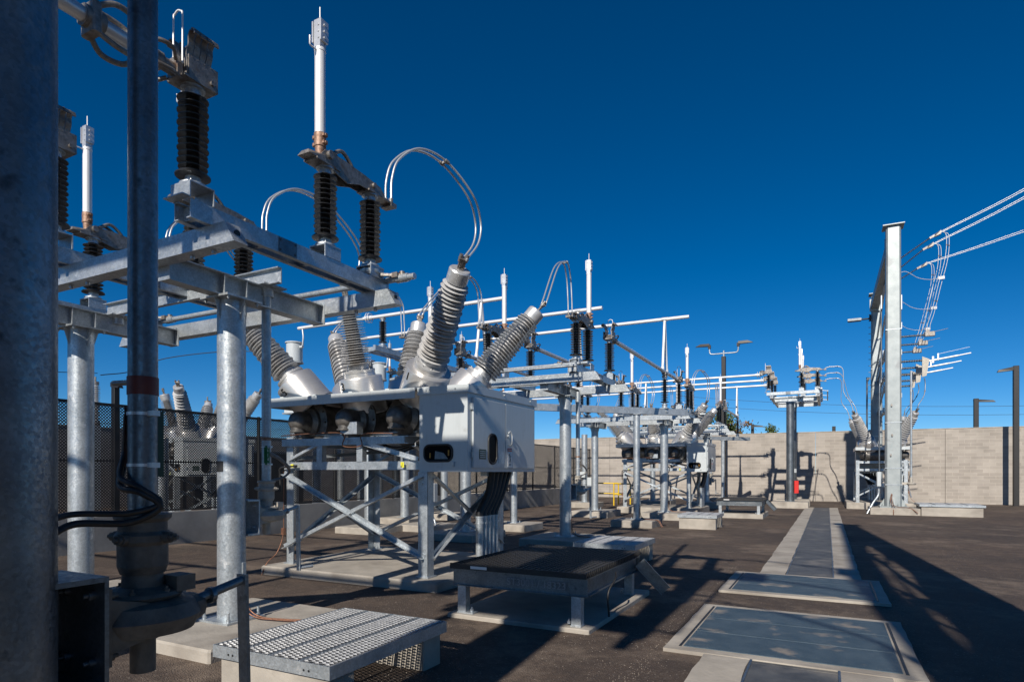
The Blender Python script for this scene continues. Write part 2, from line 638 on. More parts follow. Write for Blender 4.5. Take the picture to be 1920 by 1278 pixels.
def vault(x0, x1, y0, y1, rows):
    rough_strip('vault_frame', 'concrete', x0, x1, y0, y1, 0.035, 0.2, 0.008)
    ix0, ix1, iy0, iy1 = x0 + 0.17, x1 - 0.17, y0 + 0.13, y1 - 0.13
    for i in range(rows):
        a = iy0 + (iy1 - iy0) * i / rows
        c = iy0 + (iy1 - iy0) * (i + 1) / rows
        b = MB()
        b.hexa([(x, yy, gz(yy) + h) for h in (0.0, 0.042) for x, yy in ((ix0, a + 0.009), (ix1, a + 0.009), (ix1, c - 0.009), (ix0, c - 0.009))])
        struct(b.build('vault_cover', M['checker']))
    b = MB()
    for xx in (ix0 - 0.045, ix1 + 0.02):
        b.hexa([(x, yy, gz(yy) + h) for h in (0.0, 0.039) for x, yy in ((xx, iy0), (xx + 0.025, iy0), (xx + 0.025, iy1), (xx, iy1))])
    struct(b.build('vault_joint', 'black'))


# checker plate = cover plate with fine raised lozenges
ck = M['plate'].copy()
ck.name = 'checker_plate'
n_, l_, b_ = nodes_of(ck)
tc_ = n_.new("ShaderNodeTexCoord")
mp_ = n_.new("ShaderNodeMapping")
mp_.inputs["Rotation"].default_value = (0, 0, R(45))
l_.new(tc_.outputs["Object"], mp_.inputs[0])
ch_ = n_.new("ShaderNodeTexVoronoi")
ch_.inputs["Scale"].default_value = 32
ch_.inputs["Randomness"].default_value = 0.0
l_.new(mp_.outputs[0], ch_.inputs["Vector"])
bp_ = n_.new("ShaderNodeBump")
bp_.inputs["Strength"].default_value = 1.0
bp_.inputs["Distance"].default_value = 0.006
l_.new(ch_.outputs["Distance"], bp_.inputs["Height"])
l_.new(bp_.outputs[0], b_.inputs["Normal"])
M['checker'] = ck
vault(-1.42, 0.74, 9.35, 11.35, 3)
vault(-1.42, 0.74, 5.95, 8.25, 3)


# ------------------------------------------------------------------ perimeter block wall and fence
def block_wall(name, p0, p1, h, label):
    p0, p1 = Vector(p0), Vector(p1)
    L = (p1 - p0).length
    r = empty(name, (p0.x, p0.y, gz(p0.y) - 0.1), math.atan2(p1.y - p0.y, p1.x - p0.x))
    tag(r, label, 'wall')
    x = 0.0
    while x < L - 0.01:
        x2 = min(x + 7.3, L)
        MB().box(x, x2 - 0.02, 0, 0.3, -0.5, h).build('wall_panel', 'block', r)
        x = x2
    b = MB()
    b.box(0, L, -0.02, 0.32, h, h + 0.06)
    b.build('coping', 'concrete', r)
    return r


block_wall('block_wall', (-44.5, 46.6, 0), (24.5, 46.6, 0), 4.78, 'long tan concrete block wall closing the yard at the back')
block_wall('block_wall', (-33, 46.5, 0), (-33, -15, 0), 4.3, 'block wall far to the left seen through the black mesh fence')

fx = -14.1
b = MB()
b.box(fx - 0.2, fx, -6, 39.4, -0.6, 0.62)
lw = b.build('low_wall', 'concrete_wall')
tag(lw, 'low grey concrete wall carrying the black mesh fence', 'wall')
fr = empty('mesh_fence', (fx - 0.1, 0, 0.62))
tag(fr, 'black expanded metal mesh fence standing on the low concrete wall', 'fence')
y = -6.0
while y <= 39.3:
    MB().box(-0.03, 0.03, y - 0.03, y + 0.03, 0, 2.52).build('post', 'mesh_black', fr)
    y += 3.0
for y0 in range(-6, 39, 3):
    b = MB()
    h, sp = 2.4, 0.066
    z0 = 0.06
    y0f = float(y0) + 0.03
    W_ = 2.94
    t = 0.003
    hw = 0.0108 * math.sqrt(2)
    k = -h
    while k < W_:
        for sgn in (1, -1):
            # a diagonal strand clipped to the panel
            a0, a1 = max(0, k), min(W_, k + h)
            if a1 - a0 > 0.01:
                za, zb = (a0 - k), (a1 - k)
                if sgn < 0:
                    za, zb = h - za, h - zb
                xx = 0.006 * sgn
                vs = [(xx, y0f + a0, z0 + za - hw), (xx, y0f + a1, z0 + zb - hw), (xx, y0f + a1, z0 + zb + hw), (xx, y0f + a0, z0 + za + hw)]
                b.add(vs, [(0, 1, 2, 3)])
        k += sp
    b.box(-0.02, 0.02, y0f, y0f + W_, 2.44, 2.5)
    b.box(-0.02, 0.02, y0f, y0f + W_, 0.03, 0.07)
    b.box(-0.03, -0.012, y0f, y0f + W_, 1.2, 1.24)
    b.build('mesh_panel', 'mesh_black', fr)


# ------------------------------------------------------------------ insulators
def shed_profile(z0, z1, n, rc, r_big, r_small=None, droop=0.012, thick=0.006):
    pr = [(0.0, z0), (rc, z0)]
    p = (z1 - z0) / n
    for i in range(n):
        zc = z0 + p * (i + 0.35)
        r = r_big if (r_small is None or i % 2 == 0) else r_small
        pr += [(rc, zc - p * 0.12), (r, zc - droop - thick * 0.3), (r + 0.001, zc - droop + thick * 0.6), (rc * 1.25, zc + thick * 0.6), (rc, zc + p * 0.2)]
    pr += [(rc, z1), (0.0, z1)]
    return pr


def post_insulator(parent, x, y, z, h=0.87, n=13, r=0.128, name='insulator', seg=28):
    b = MB()
    b.mi = 0
    b.lathe(shed_profile(0.1, h - 0.06, n, 0.052, r, r * 0.93, 0.012, 0.006), (0, 0, 0), seg=seg, split=True)
    b.lathe([(0.0, 0.075), (0.062, 0.08), (r * 1.12, 0.085), (r * 1.14, 0.095), (0.07, 0.12)], seg=seg)
    b.mi = 1
    b.lathe([(0, 0), (0.11, 0), (0.11, 0.018), (0.066, 0.022), (0.066, 0.085), (0, 0.085)], seg=seg, sharp=True)
    b.lathe([(0, h - 0.07), (0.066, h - 0.07), (0.066, h - 0.02), (0.10, h - 0.018), (0.10, h), (0, h)], seg=seg, sharp=True)
    for k in range(4):
        t = math.pi / 4 + k * math.pi / 2
        b.bolt((0.088 * math.cos(t), 0.088 * math.sin(t), 0.018), r=0.012, h=0.012)
    return b.build(name, ['black_shed', 'galv'], parent, (x, y, z))


def bushing(parent, p0, p1, r0=0.265, r1=0.205, n=22, name='bushing'):
    """grey tilted bushing from its flange p0 to its terminal p1"""
    p0, p1 = Vector(p0), Vector(p1)
    ax = (p1 - p0)
    L = ax.length
    ax.normalize()
    b = MB()
    b.mi = 0
    pr = [(0, 0.10), (0.175, 0.10), (0.17, 0.14)]
    z0, z1 = 0.15, L - 0.30
    p = (z1 - z0) / n
    for i in range(n):
        t = i / n
        rr = (r0 + (r1 - r0) * t) * (1.0 if i % 2 == 0 else 0.93)
        rc = 0.135 + (0.10 - 0.135) * t
        zc = z0 + p * (i + 0.4)
        pr += [(rc, zc - p * 0.15), (rr, zc - 0.018), (rr + 0.003, zc - 0.010), (rc * 1.15, zc + 0.004), (rc, zc + p * 0.2)]
    pr += [(0.12, z1), (0, z1)]
    b.lathe(pr, p0, ax, 28, split=True)
    b.mi = 1
    b.lathe([(0, 0), (0.27, 0), (0.27, 0.035), (0.18, 0.045), (0.18, 0.11), (0, 0.11)], p0, ax, 28, True)
    b.lathe([(0, z1 - 0.01), (0.155, z1 - 0.01), (0.16, z1 + 0.02), (0.16, z1 + 0.17), (0.145, z1 + 0.19), (0, z1 + 0.19)], p0, ax, 28)
    s, u = frame_from(ax)
    for k in range(10):
        t = 2 * math.pi * k / 10
        b.bolt(p0 + ax * 0.035 + (s * math.cos(t) + u * math.sin(t)) * 0.235, ax, 0.014, 0.014)
    o = b.build(name, ['grey_shed', 'silver'], parent)
    b = MB()
    q = p0 + ax * (z1 + 0.18)
    b.bar(q, q + ax * 0.16, 0.11, 0.022)
    b.cyl(q, q + ax * 0.03, 0.055, 12)
    qq = q + ax * 0.17
    b.bar(qq - s * 0.07, qq + s * 0.07, 0.05, 0.05)
    for k in (-1, 1):
        b.cyl(qq + s * 0.05 * k - ax * 0.05, qq + s * 0.05 * k + ax * 0.06, 0.026, 10)
    for k in (-1, 1):
        for j in (0.05, 0.1):
            b.bolt(q + ax * j + s * 0.03 * k - u * 0.011, -u, 0.013, 0.012)
    b.build('terminal', 'cast', o)
    return o, qq


# ------------------------------------------------------------------ disconnect switch (local: y- jaw, y+ hinge; z = 0 ground)
def make_switch(dz=0.0, closed=False):
    r = empty('disconnect_switch')
    b = MB()
    z0, z1 = 3.79 + dz, 3.95 + dz
    zc = (z0 + z1) / 2
    for s in (1, -1):
        b.chan((0.11 * s, -1.12, zc), (0.11 * s, 1.55, zc), 0.055, 0.16, 0.009, side=-s)
    for y in (-1.02, -0.3, 0.3, 0.95, 1.5):
        b.box(-0.10, 0.10, y - 0.02, y + 0.02, z0 + 0.02, z1 - 0.02)
    for y in (-0.83, 1.35):
        for s in (1, -1):
            b.bolt((0.075 * s, y, z0 + 0.01), (0, 0, 1), 0.014, 0.014)
    b.build('base_channel', 'galv', r)
    for s in (1, -1):
        b = MB()
        b.box(min(0.111 * s, 0.117 * s), max(0.111 * s, 0.117 * s), -0.17, 0.06, z0 + 0.004, z1 - 0.004)
        for y in (-0.15, 0.04):
            for z in (z0 + 0.03, z1 - 0.03):
                b.bolt((0.117 * s, y, z), (s, 0, 0), 0.012, 0.008)
        b.build('gap_shade_plate', 'galv_dull', r)  # darker bolted plate stands in for the shaded gap in the channel
    for y in (-1.02, 0.58, 1.33):
        b = MB()
        if y < 0:
            b.box(-0.13, 0.13, y - 0.12, y + 0.12, z1 + 0.14, z1 + 0.15)
            b.box(-0.13, 0.13, y - 0.12, y - 0.11, z1 + 0.002, z1 + 0.14)
            b.box(-0.13, 0.13, y + 0.11, y + 0.12, z1 + 0.002, z1 + 0.14)
            b.box(-0.13, 0.13, y - 0.19, y - 0.12, z1 + 0.002, z1 + 0.012)
        else:
            b.box(-0.12, 0.12, y - 0.12, y + 0.12, z1 + 0.13, z1 + 0.145)
            for s in (1, -1):
                b.box(0.11 * s - 0.006, 0.11 * s + 0.006, y - 0.12, y + 0.12, z1 + 0.002, z1 + 0.13)
            if y > 1:
                b.lathe([(0, 0.04), (0.11, 0.04), (0.13, 0.07), (0.13, 0.10), (0.09, 0.13), (0, 0.13)], (0, y, z1), seg=20)
        b.build('insulator_bracket', 'galv', r)
    zi = 4.105 + dz
    post_insulator(r, 0, -1.02, zi)
    post_insulator(r, 0, 0.58, zi)
    post_insulator(r, 0, 1.33, zi)
    zt = zi + 0.87
    # hinge end: deep cast arm across the two rear insulators
    b = MB()
    for s in (1, -1):
        x = 0.075 * s
        pts = [(0.40, 0.02), (0.50, 0.14), (0.80, 0.15), (1.15, 0.13), (1.42, 0.10), (1.52, 0.03), (1.52, 0.0), (1.05, -0.02), (0.85, -0.09), (0.70, -0.06)]
        pts = [(y, z + zt + 0.02) for y, z in pts]
        n = len(pts)
        vs = [(x - 0.006, y, z) for y, z in pts] + [(x + 0.006, y, z) for y, z in pts]
        b.add(vs, [tuple(range(n - 1, -1, -1)), tuple(range(n, 2 * n))] + [(i, (i + 1) % n, n + (i + 1) % n, n + i) for i in range(n)])
    b.box(-0.10, 0.10, 0.36, 0.72, zt, zt + 0.02)
    b.hexa([(-0.09, 0.26, zt + 0.02), (0.09, 0.26, zt + 0.02), (0.09, 0.5, zt + 0.02), (-0.09, 0.5, zt + 0.02),
            (-0.05, 0.28, zt + 0.07), (0.05, 0.28, zt + 0.07), (0.09, 0.5, zt + 0.09), (-0.09, 0.5, zt + 0.09)])
    b.box(-0.10, 0.10, 1.2, 1.5, zt, zt + 0.02)
    b.box(-0.068, 0.068, 0.75, 1.45, zt + 0.115, zt + 0.13)
    b.cyl((-0.12, 0.56, zt + 0.12), (0.12, 0.56, zt + 0.12), 0.045, 14)
    b.cyl((-0.11, 1.3, zt + 0.09), (0.11, 1.3, zt + 0.09), 0.03, 12)
    b.path(spline([(0.05, 0.62, zt + 0.16), (0.05, 0.78, zt + 0.27), (0.05, 0.92, zt + 0.2), (0.05, 0.98, zt + 0.12)], 6), 0.022, 8)
    b.path(spline([(-0.05, 0.62, zt + 0.16), (-0.05, 0.76, zt + 0.25), (-0.05, 0.9, zt + 0.19), (-0.05, 0.95, zt + 0.12)], 6), 0.022, 8)
    b.build('hinge_arm', 'cast', r)
    b = MB()
    b.box(-0.08, 0.08, 1.5, 1.74, zt + 0.01, zt + 0.03)
    for s in (1, -1):
        b.cyl((0.04 * s, 1.68, zt - 0.01), (0.04 * s, 1.68, zt + 0.09), 0.028, 10)
        b.bolt((0.05 * s, 1.58, zt + 0.03))
    b.box(-0.085, 0.085, 1.63, 1.74, zt - 0.02, zt + 0.03)
    b.build('terminal_pad', 'cast', r)
    # open blade standing straight up
    bl = empty('blade')
    bl.parent = r
    bl.location = (0, 0.50, zt)
    b = MB()
    b.cyl((0, 0, 0.34), (0, 0, 1.28), 0.058, 20)
    b.lathe([(0.058, 1.24), (0.063, 1.245), (0.063, 1.27), (0.058, 1.275)], seg=20)
    b.build('blade_tube', 'alu_bright', bl)
    b = MB()
    b.cone((0, 0, 0.06), (0, 0, 0.20), 0.045, 0.055, 16)
    b.cyl((0, 0, 0.20), (0, 0, 0.345), 0.064, 16)
    for z in (0.22, 0.30):
        b.box(-0.085, 0.085, -0.03, 0.03, z, z + 0.03)
        b.cyl((-0.10, 0, z + 0.015), (0.10, 0, z + 0.015), 0.016, 8)
    b.build('blade_socket', 'rust', bl)
    b = MB()
    b.box(-0.045, 0.045, -0.045, 0.045, 1.28, 1.585)
    b.box(-0.068, -0.05, -0.055, 0.055, 1.34, 1.57)
    b.box(0.05, 0.068, -0.055, 0.055, 1.34, 1.57)
    for z in (1.38, 1.45, 1.52):
        for s in (1, -1):
            b.cyl((0.066 * s, 0, z), (0.078 * s, 0, z), 0.014, 8)
            b.cyl((0.02, 0.045 * s, z), (0.02, 0.052 * s, z), 0.012, 8)
    b.build('blade_tip', 'alu', bl)
    b = MB()
    b.cyl((0, 0, 1.585), (0, 0, 1.74), 0.007, 8)
    b.path([(0, -0.05, 1.24), (0, -0.14, 1.24), (0, -0.15, 1.25), (0, -0.15, 1.34)], 0.009, 8)
    b.build('arcing_rod', 'alu_bright', bl)
    # jaw
    b = MB()
    y = -1.02
    b.box(-0.12, 0.12, y - 0.16, y + 0.16, zt, zt + 0.022)
    b.box(-0.11, 0.11, y - 0.13, y - 0.10, zt + 0.02, zt + 0.17)
    b.hexa([(-0.10, y - 0.1, zt + 0.02), (0.10, y - 0.1, zt + 0.02), (0.10, y + 0.15, zt + 0.02), (-0.10, y + 0.15, zt + 0.02),
            (-0.10, y - 0.1, zt + 0.16), (0.10, y - 0.1, zt + 0.16), (0.10, y + 0.02, zt + 0.1), (-0.10, y + 0.02, zt + 0.1)])
    for s in (1, -1):
        b.box(0.11 * s - 0.008, 0.11 * s + 0.008, y - 0.12, y + 0.16, zt + 0.02, zt + 0.20)
        b.cyl((0.11 * s, y + 0.1, zt + 0.06), (0.14 * s, y + 0.1, zt + 0.06), 0.022, 10)
    b.build('jaw_base', 'cast', r)
    for s in (1, -1):
        b = MB()
        for k in range(4):
            yy = y - 0.09 + k * 0.060
            pr = spline([(0.09 * s, yy, zt + 0.12), (0.075 * s, yy, zt + 0.22), (0.10 * s, yy, zt + 0.30), (0.10 * s, yy, zt + 0.36), (0.13 * s, yy, zt + 0.405), (0.17 * s, yy, zt + 0.40), (0.185 * s, yy, zt + 0.36)], 4)
            for a, c in zip(pr, pr[1:]):
                b.bar(a, c, 0.053, 0.014, up=(s, 0, 0.3))
            b.bolt((0.095 * s, yy, zt + 0.19), (s, 0, 0), 0.014, 0.014)
        b.build('jaw_finger', 'cast', r)
    b = MB()
    b.path(spline([(-0.03, y - 0.16, zt + 0.02), (-0.03, y - 0.16, zt + 0.50), (-0.01, y - 0.16, zt + 0.55), (0.03, y - 0.16, zt + 0.57),
                   (0.07, y - 0.16, zt + 0.55), (0.09, y - 0.16, zt + 0.50), (0.09, y - 0.16, zt + 0.1)], 5), 0.008, 6)
    b.build('arcing_horn', 'alu_bright', r)
    # connector to the tube bus
    b = MB()
    zb = zt + 0.06
    b.cyl((0, y - 0.16, zb), (0, y - 0.34, zb), 0.055, 14)
    b.box(-0.07, 0.07, y - 0.19, y - 0.14, zb - 0.07, zb + 0.10)
    b.cyl((0, y - 0.30, zb), (0, y - 0.46, zb), 0.075, 18)
    for s in (1, -1):
        for q in (0.06, -0.06):
            b.path(spline([(0.06 * s, y - 0.2, zb + q), (0.13 * s, y - 0.27, zb + q * 1.6), (0.12 * s, y - 0.38, zb + q * 1.6), (0.06 * s, y - 0.44, zb + q)], 5), 0.018, 6)
    b.build('tube_connector', 'cast', r)
    # crank arm and linkage under the rotating insulator
    b = MB()
    b.bar((0, 1.33, z1 + 0.06), (0.34, 1.52, z1 + 0.05), 0.05, 0.03)
    b.cyl((0.34, 1.52, z1 - 0.02), (0.34, 1.52, z1 + 0.10), 0.035, 10)
    b.box(0.24, 0.32, 1.44, 1.56, z1 + 0.02, z1 + 0.08)
    b.build('crank_arm', 'cast', r)
    return r


def make_stand(dz=0.0, pr_=0.145, pad=(-0.75, 0.85, -0.9, 0.9), pm='galv'):
    """two posts, two I beams, two box beams. local x along the posts."""
    r = empty('steel_stand')
    zt = 3.45 + dz
    for px in (-1.45, 1.45):
        b = MB()
        b.cyl((px, 0, 0.02), (px, 0, zt), pr_, 32)
        b.box(px - 0.24, px + 0.24, -0.24, 0.24, 0.0, 0.022)
        for a in (-0.19, 0.19):
            for c in (-0.19, 0.19):
                b.bolt((px + a, c, 0.022), r=0.022, h=0.03)
                b.cyl((px + a, c, -0.03), (px + a, c, 0.12), 0.014, 8)
        b.build('post', pm, r)
        b = MB()
        b.box(px - 0.22, px + 0.22, -0.22, 0.22, zt, zt + 0.022)
        for dx, dy in ((1, 0), (-1, 0), (0, 1), (0, -1)):
            e = pr_ - 0.01
            for t in (0.006,):
                n = Vector((-dy, dx, 0)) * t
                A = Vector((px + dx * e, dy * e, zt))
                B = Vector((px + dx * 0.21, dy * 0.21, zt))
                C_ = Vector((px + dx * e, dy * e, zt - 0.25))
                b.add([A - n, B - n, C_ - n, A + n, B + n, C_ + n], [(0, 1, 2), (5, 4, 3), (0, 3, 4, 1), (1, 4, 5, 2), (2, 5, 3, 0)])
        for a in (-0.18, 0.18):
            for c in (-0.18, 0.18):
                b.bolt((px + a, c, zt), (0, 0, -1), r=0.018, h=0.02)
        b.build('cap_plate', 'galv', r)
        b = MB()
        b.ibeam((px, -0.76, zt + 0.145), (px, 1.28, zt + 0.145), 0.16, 0.24, 0.012)
        for y in (-0.14, 0.14):
            b.box(px - 0.078, px + 0.078, y - 0.005, y + 0.005, zt + 0.04, zt + 0.25)
        for y in (-0.768, 1.288):
            b.box(px - 0.10, px + 0.10, y - 0.006, y + 0.006, zt + 0.02, zt + 0.27)
        b.build('saddle_beam', 'galv', r)
        b = MB()
        x0, x1, y0, y1 = px + pad[0], px + pad[1], pad[2], pad[3]
        b.bbox(x0, x1, y0, y1, -0.6, -0.001, 0.02)
        b.build('footing', 'concrete', r)
    for y in (-0.85, 1.37):
        b = MB()
        x0, x1 = -2.72, 2.52
        z0, z1 = 3.60 + dz, 3.79 + dz
        b.box(x0, x1, y - 0.075, y + 0.075, z0, z1)
        for s, xe in ((-1, x0), (1, x1)):
            e = xe + s * 0.14
            b.hexa([(min(xe, e) if s < 0 else xe, y - 0.0752, z0 - 0.0), (e if s > 0 else xe, y - 0.0752, z0), (e if s > 0 else xe, y + 0.0752, z0), (min(xe, e) if s < 0 else xe, y + 0.0752, z0),
                    (xe if s > 0 else xe - 0.02, y - 0.0752, z1), (xe + 0.02 if s > 0 else xe, y - 0.0752, z1), (xe + 0.02 if s > 0 else xe, y + 0.0752, z1), (xe if s > 0 else xe - 0.02, y + 0.0752, z1)])
        for x in (-2.3, -2.0, 0.0, 0.3, 2.0, 2.3):
            b.cyl((x, y, z0), (x, y, z0 - 0.035), 0.022, 8)
        for x in (-1.45, 1.45):
            for dx in (-0.04, 0.04):
                for zz in (z0 + 0.05, z1 - 0.05):
                    b.bolt((x + dx, y - 0.076, zz), (0, -1, 0), 0.013, 0.012)
                    b.bolt((x + dx, y + 0.076, zz), (0, 1, 0), 0.013, 0.012)
        b.mi = 1
        for s, xe in ((-1, x0 - 0.08), (1, x1 + 0.08)):
            b.cyl((xe, y, (z0 + z1) / 2), (xe + s * 0.012, y, (z0 + z1) / 2), 0.03, 14)
        b.build('box_beam', ['galv', 'black'], r)
    b = MB()
    b.chan((-1.6, 0.42, zt + 0.36), (1.75, 0.42, zt + 0.36), 0.06, 0.18, 0.01)
    for x in (-1.45, 1.45):
        b.box(x - 0.16, x + 0.16, 0.30, 0.62, zt + 0.268, zt + 0.285)
        b.cyl((x, 0.47, zt + 0.17), (x, 0.47, zt + 0.266), 0.075, 16)
    b.build('bearing_channel', 'galv', r)
    b = MB()
    b.cyl((-2.6, 1.52, 3.97 + dz), (2.78, 1.52, 3.97 + dz), 0.038, 14)
    for x in (-2.25, 0.0, 2.25):
        b.cyl((x + 0.26, 1.52, 3.97 + dz), (x + 0.44, 1.52, 3.97 + dz), 0.052, 12)
    b.build('interphase_pipe', 'galv', r)
    b = MB()
    b.cyl((-2.45, 1.80, 3.88 + dz), (2.3, 1.80, 3.88 + dz), 0.03, 12)
    for x in (-2.25, 0.0, 2.25):
        b.bar((x, 1.50, 3.93 + dz), (x, 1.84, 3.88 + dz), 0.05, 0.03)
    b.build('linkage_pipe', 'galv', r)
    return r


def operator(r, px, py, pr_, zg, ztop, dark=False, labels=True):
    """hand crank gearbox on the +y side of the post at (px, py)"""
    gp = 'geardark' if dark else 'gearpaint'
    w0 = pr_
    yw = py + pr_ + 0.12
    b = MB()
    b.box(px - 0.16, px + 0.13, yw - 0.015, yw, zg - 0.20, zg + 0.19)
    b.box(px - 0.16, px + 0.13, py + pr_ * 0.75, yw - 0.015, zg + 0.172, zg + 0.19)
    b.box(px - 0.16, px + 0.13, py + pr_ * 0.75, yw - 0.015, zg - 0.20, zg - 0.182)
    b.box(px - 0.175, px - 0.161, py + pr_ * 0.6, yw, zg - 0.20, zg + 0.19)
    for a in (-0.10, 0.06):
        for c in (-0.12, 0.12):
            b.bolt((px + a, yw - 0.015, zg + c), (0, -1, 0), 0.018, 0.02)
    b.build('mounting_bracket', 'galv_dull' if dark else 'galv', r)
    yp = yw + 0.20
    b = MB()
    b.lathe([(0, -0.07), (0.10, -0.075), (0.18, -0.055), (0.205, 0), (0.18, 0.05), (0.12, 0.068), (0, 0.069)], (px, yp, zg), seg=32)
    b.lathe([(0, -0.055), (0.07, -0.055), (0.10, -0.03), (0.105, 0), (0.10, 0.03), (0.07, 0.05), (0, 0.052)], (px, yp + 0.15, zg), seg=24)
    b.hexa([(px - 0.13, yw + 0.012, zg - 0.10), (px + 0.10, yw + 0.012, zg - 0.10), (px + 0.13, yp, zg - 0.055), (px - 0.15, yp, zg - 0.055),
            (px - 0.13, yw + 0.012, zg + 0.10), (px + 0.10, yw + 0.012, zg + 0.10), (px + 0.13, yp, zg + 0.055), (px - 0.15, yp, zg + 0.055)])
    b.box(px - 0.14, px + 0.11, yw + 0.002, yw + 0.022, zg - 0.14, zg + 0.14)
    for a in (-0.11, 0.08):
        for c in (-0.11, 0.11):
            b.bolt((px + a, yw + 0.022, zg + c), (0, 1, 0), 0.016, 0.02)
    b.lathe([(0, 0), (0.13, 0), (0.14, 0.012), (0.13, 0.025), (0.075, 0.045), (0.07, 0.10), (0, 0.10)], (px, yp, zg + 0.07), seg=32, split=True)
    for k in range(6):
        t = k * math.pi / 3 + 0.2
        b.bolt((px + 0.115 * math.cos(t), yp + 0.115 * math.sin(t), zg + 0.093), r=0.012, h=0.014)
    b.lathe([(0, -0.16), (0.045, -0.16), (0.045, 0), (0, 0)], (px, yp, zg - 0.06), seg=18, sharp=True)
    b.lathe([(0.06, -0.02), (0.062, 0)], (px, yp, zg - 0.07), seg=18)
    b.build('gearbox', gp, r)
    b = MB()
    b.lathe([(0, 0), (0.078, 0), (0.088, 0.03), (0.088, 0.11), (0.098, 0.125), (0.098, 0.15), (0.085, 0.165), (0.085, 0.20), (0.10, 0.215), (0.10, 0.23), (0.055, 0.235)],
            (px, yp, zg + 0.165), seg=32, split=True)
    for k in range(4):
        t = k * math.pi / 2 + 0.35
        d = Vector((math.cos(t), math.sin(t), 0))
        p = Vector((px, yp, zg + 0.165 + 0.14)) + d * 0.09
        b.cyl(p, p + d * 0.03, 0.022, 10)
        b.bolt(p + d * 0.03, d, 0.018, 0.016)
    b.box(px + 0.02, px + 0.12, yp + 0.06, yp + 0.14, zg + 0.09, zg + 0.15)
    b.build('coupling', gp, r)
    b = MB()
    b.cyl((px, yp, zg + 0.35), (px, yp, ztop), 0.052, 24)
    b.build('operating_pipe', 'galv_dull' if dark else 'galv', r)
    b = MB()
    b.cyl((px + 0.05, yp + 0.20, zg + 0.03), (px + 0.05, yp + 0.42, zg + 0.075), 0.02, 12)
    b.bar((px + 0.05, yp + 0.42, zg + 0.10), (px + 0.05, yp + 0.44, zg - 0.70), 0.055, 0.018, up=(0, 1, 0))
    b.cyl((px + 0.05, yp + 0.43, zg - 0.67), (px + 0.12, yp + 0.60, zg - 0.66), 0.018, 10)
    b.lathe([(0, 0), (0.034, 0), (0.034, 0.02), (0.02, 0.02), (0.02, 0.03), (0, 0.03)], (px + 0.05, yp + 0.25, zg + 0.035), (0, 1, 0), 14)
    b.build('crank_handle', 'galv_dull' if dark else 'galv', r)
    # coloured bands, position signs
    b = MB()
    b.cyl((px, yp, zg + 0.86), (px, yp, zg + 0.90 + (0.03 if dark else 0)), 0.055, 24)
    b.build('tape_band', 'dark_red' if dark else 'rust', r)
    b = MB()
    for z in (zg + 0.58, zg + 0.78):
        b.cyl((px, yp, z), (px, yp, z + 0.012), 0.056, 24)
        b.box(px + 0.05, px + 0.085, yp - 0.015, yp + 0.015, z - 0.004, z + 0.016)
    b.build('hose_clamp', 'alu', r)
    # braided strap from pipe to post
    b = MB()
    z = zg + 0.52
    if dark:
        for k, o_ in enumerate((0.0, 0.035)):
            b.path(spline([(px - 0.055, yp - 0.03, z + 0.26 - o_), (px - 0.085, yp - 0.02, z + 0.12 - o_), (px - 0.02, yp - 0.075, z + 0.02 - o_), (px + 0.08, yp - 0.06, z - 0.02 - o_ * 0.5),
                           (px + 0.125, yp - 0.01, z - 0.08 - o_ * 0.4), (px + 0.06, yp - 0.09, z - 0.115 - o_), (px + 0.02, yp - 0.25, z - 0.11 - o_), (px + 0.08, py + 0.16, z - 0.12 - o_ * 1.5)], 8),
                   0.011 + 0.002 * k, 8)
    else:
        for k, o_ in enumerate((0.0, 0.02)):
            b.path(spline([(px + 0.05, yp + 0.0, z + 0.2 - o_), (px + 0.08, yp + 0.12, z + 0.14 - o_), (px + 0.02, yp + 0.32, z + 0.02 - o_), (px - 0.02, yp + 0.28, z - 0.08), (px - 0.03, yp + 0.05, z - 0.13 - o_)], 7), 0.014, 6)
    b.build('earthing_braid', 'black' if dark else 'cast', r)


def ground_lead(r, px, py, pr_, side=(1, 0)):
    b = MB()
    s = Vector((side[0], side[1], 0)).normalized()
    t = Vector((-s.y, s.x, 0))
    p = Vector((px, py, 0)) + s * pr_
    b.box(p.x - 0.02, p.x + 0.02, p.y - 0.02, p.y + 0.02, 0.42, 0.62)
    b.mi = 1
    for k in (0, 1):
        o_ = t * (0.02 * k - 0.01)
        pts = [p + s * 0.03 + o_ + Vector((0, 0, 0.45)), p + s * 0.03 + o_ + Vector((0, 0, 0.25)), p + s * (0.05 + 0.03 * k) + o_ + Vector((0, 0, 0.10)),
               p + s * (0.18 + 0.06 * k) + o_ + Vector((0, 0, 0.03)), p + s * (0.45 + 0.08 * k) + o_ * 2 + Vector((0, 0, 0.02)), p + s * 0.75 + o_ * 3 + Vector((0, 0, 0.0)), p + s * 0.9 + o_ * 3 + Vector((0, 0, -0.2))]
        b.path(spline(pts, 6), 0.009, 6)
    b.build('earth_lead', ['galv', 'copper'], r)


# ------------------------------------------------------------------ the stands and their switches
STX = -7.22
SG, DG = 'steel stands carrying disconnect switches', 'open disconnect switches'
low = make_stand()
tall = make_stand(1.9, 0.2, pm='galv_dull')  # darker steel paints the near post's shade into its colour
low_sw = make_switch()
tall_sw = make_switch(1.9)
stands = []


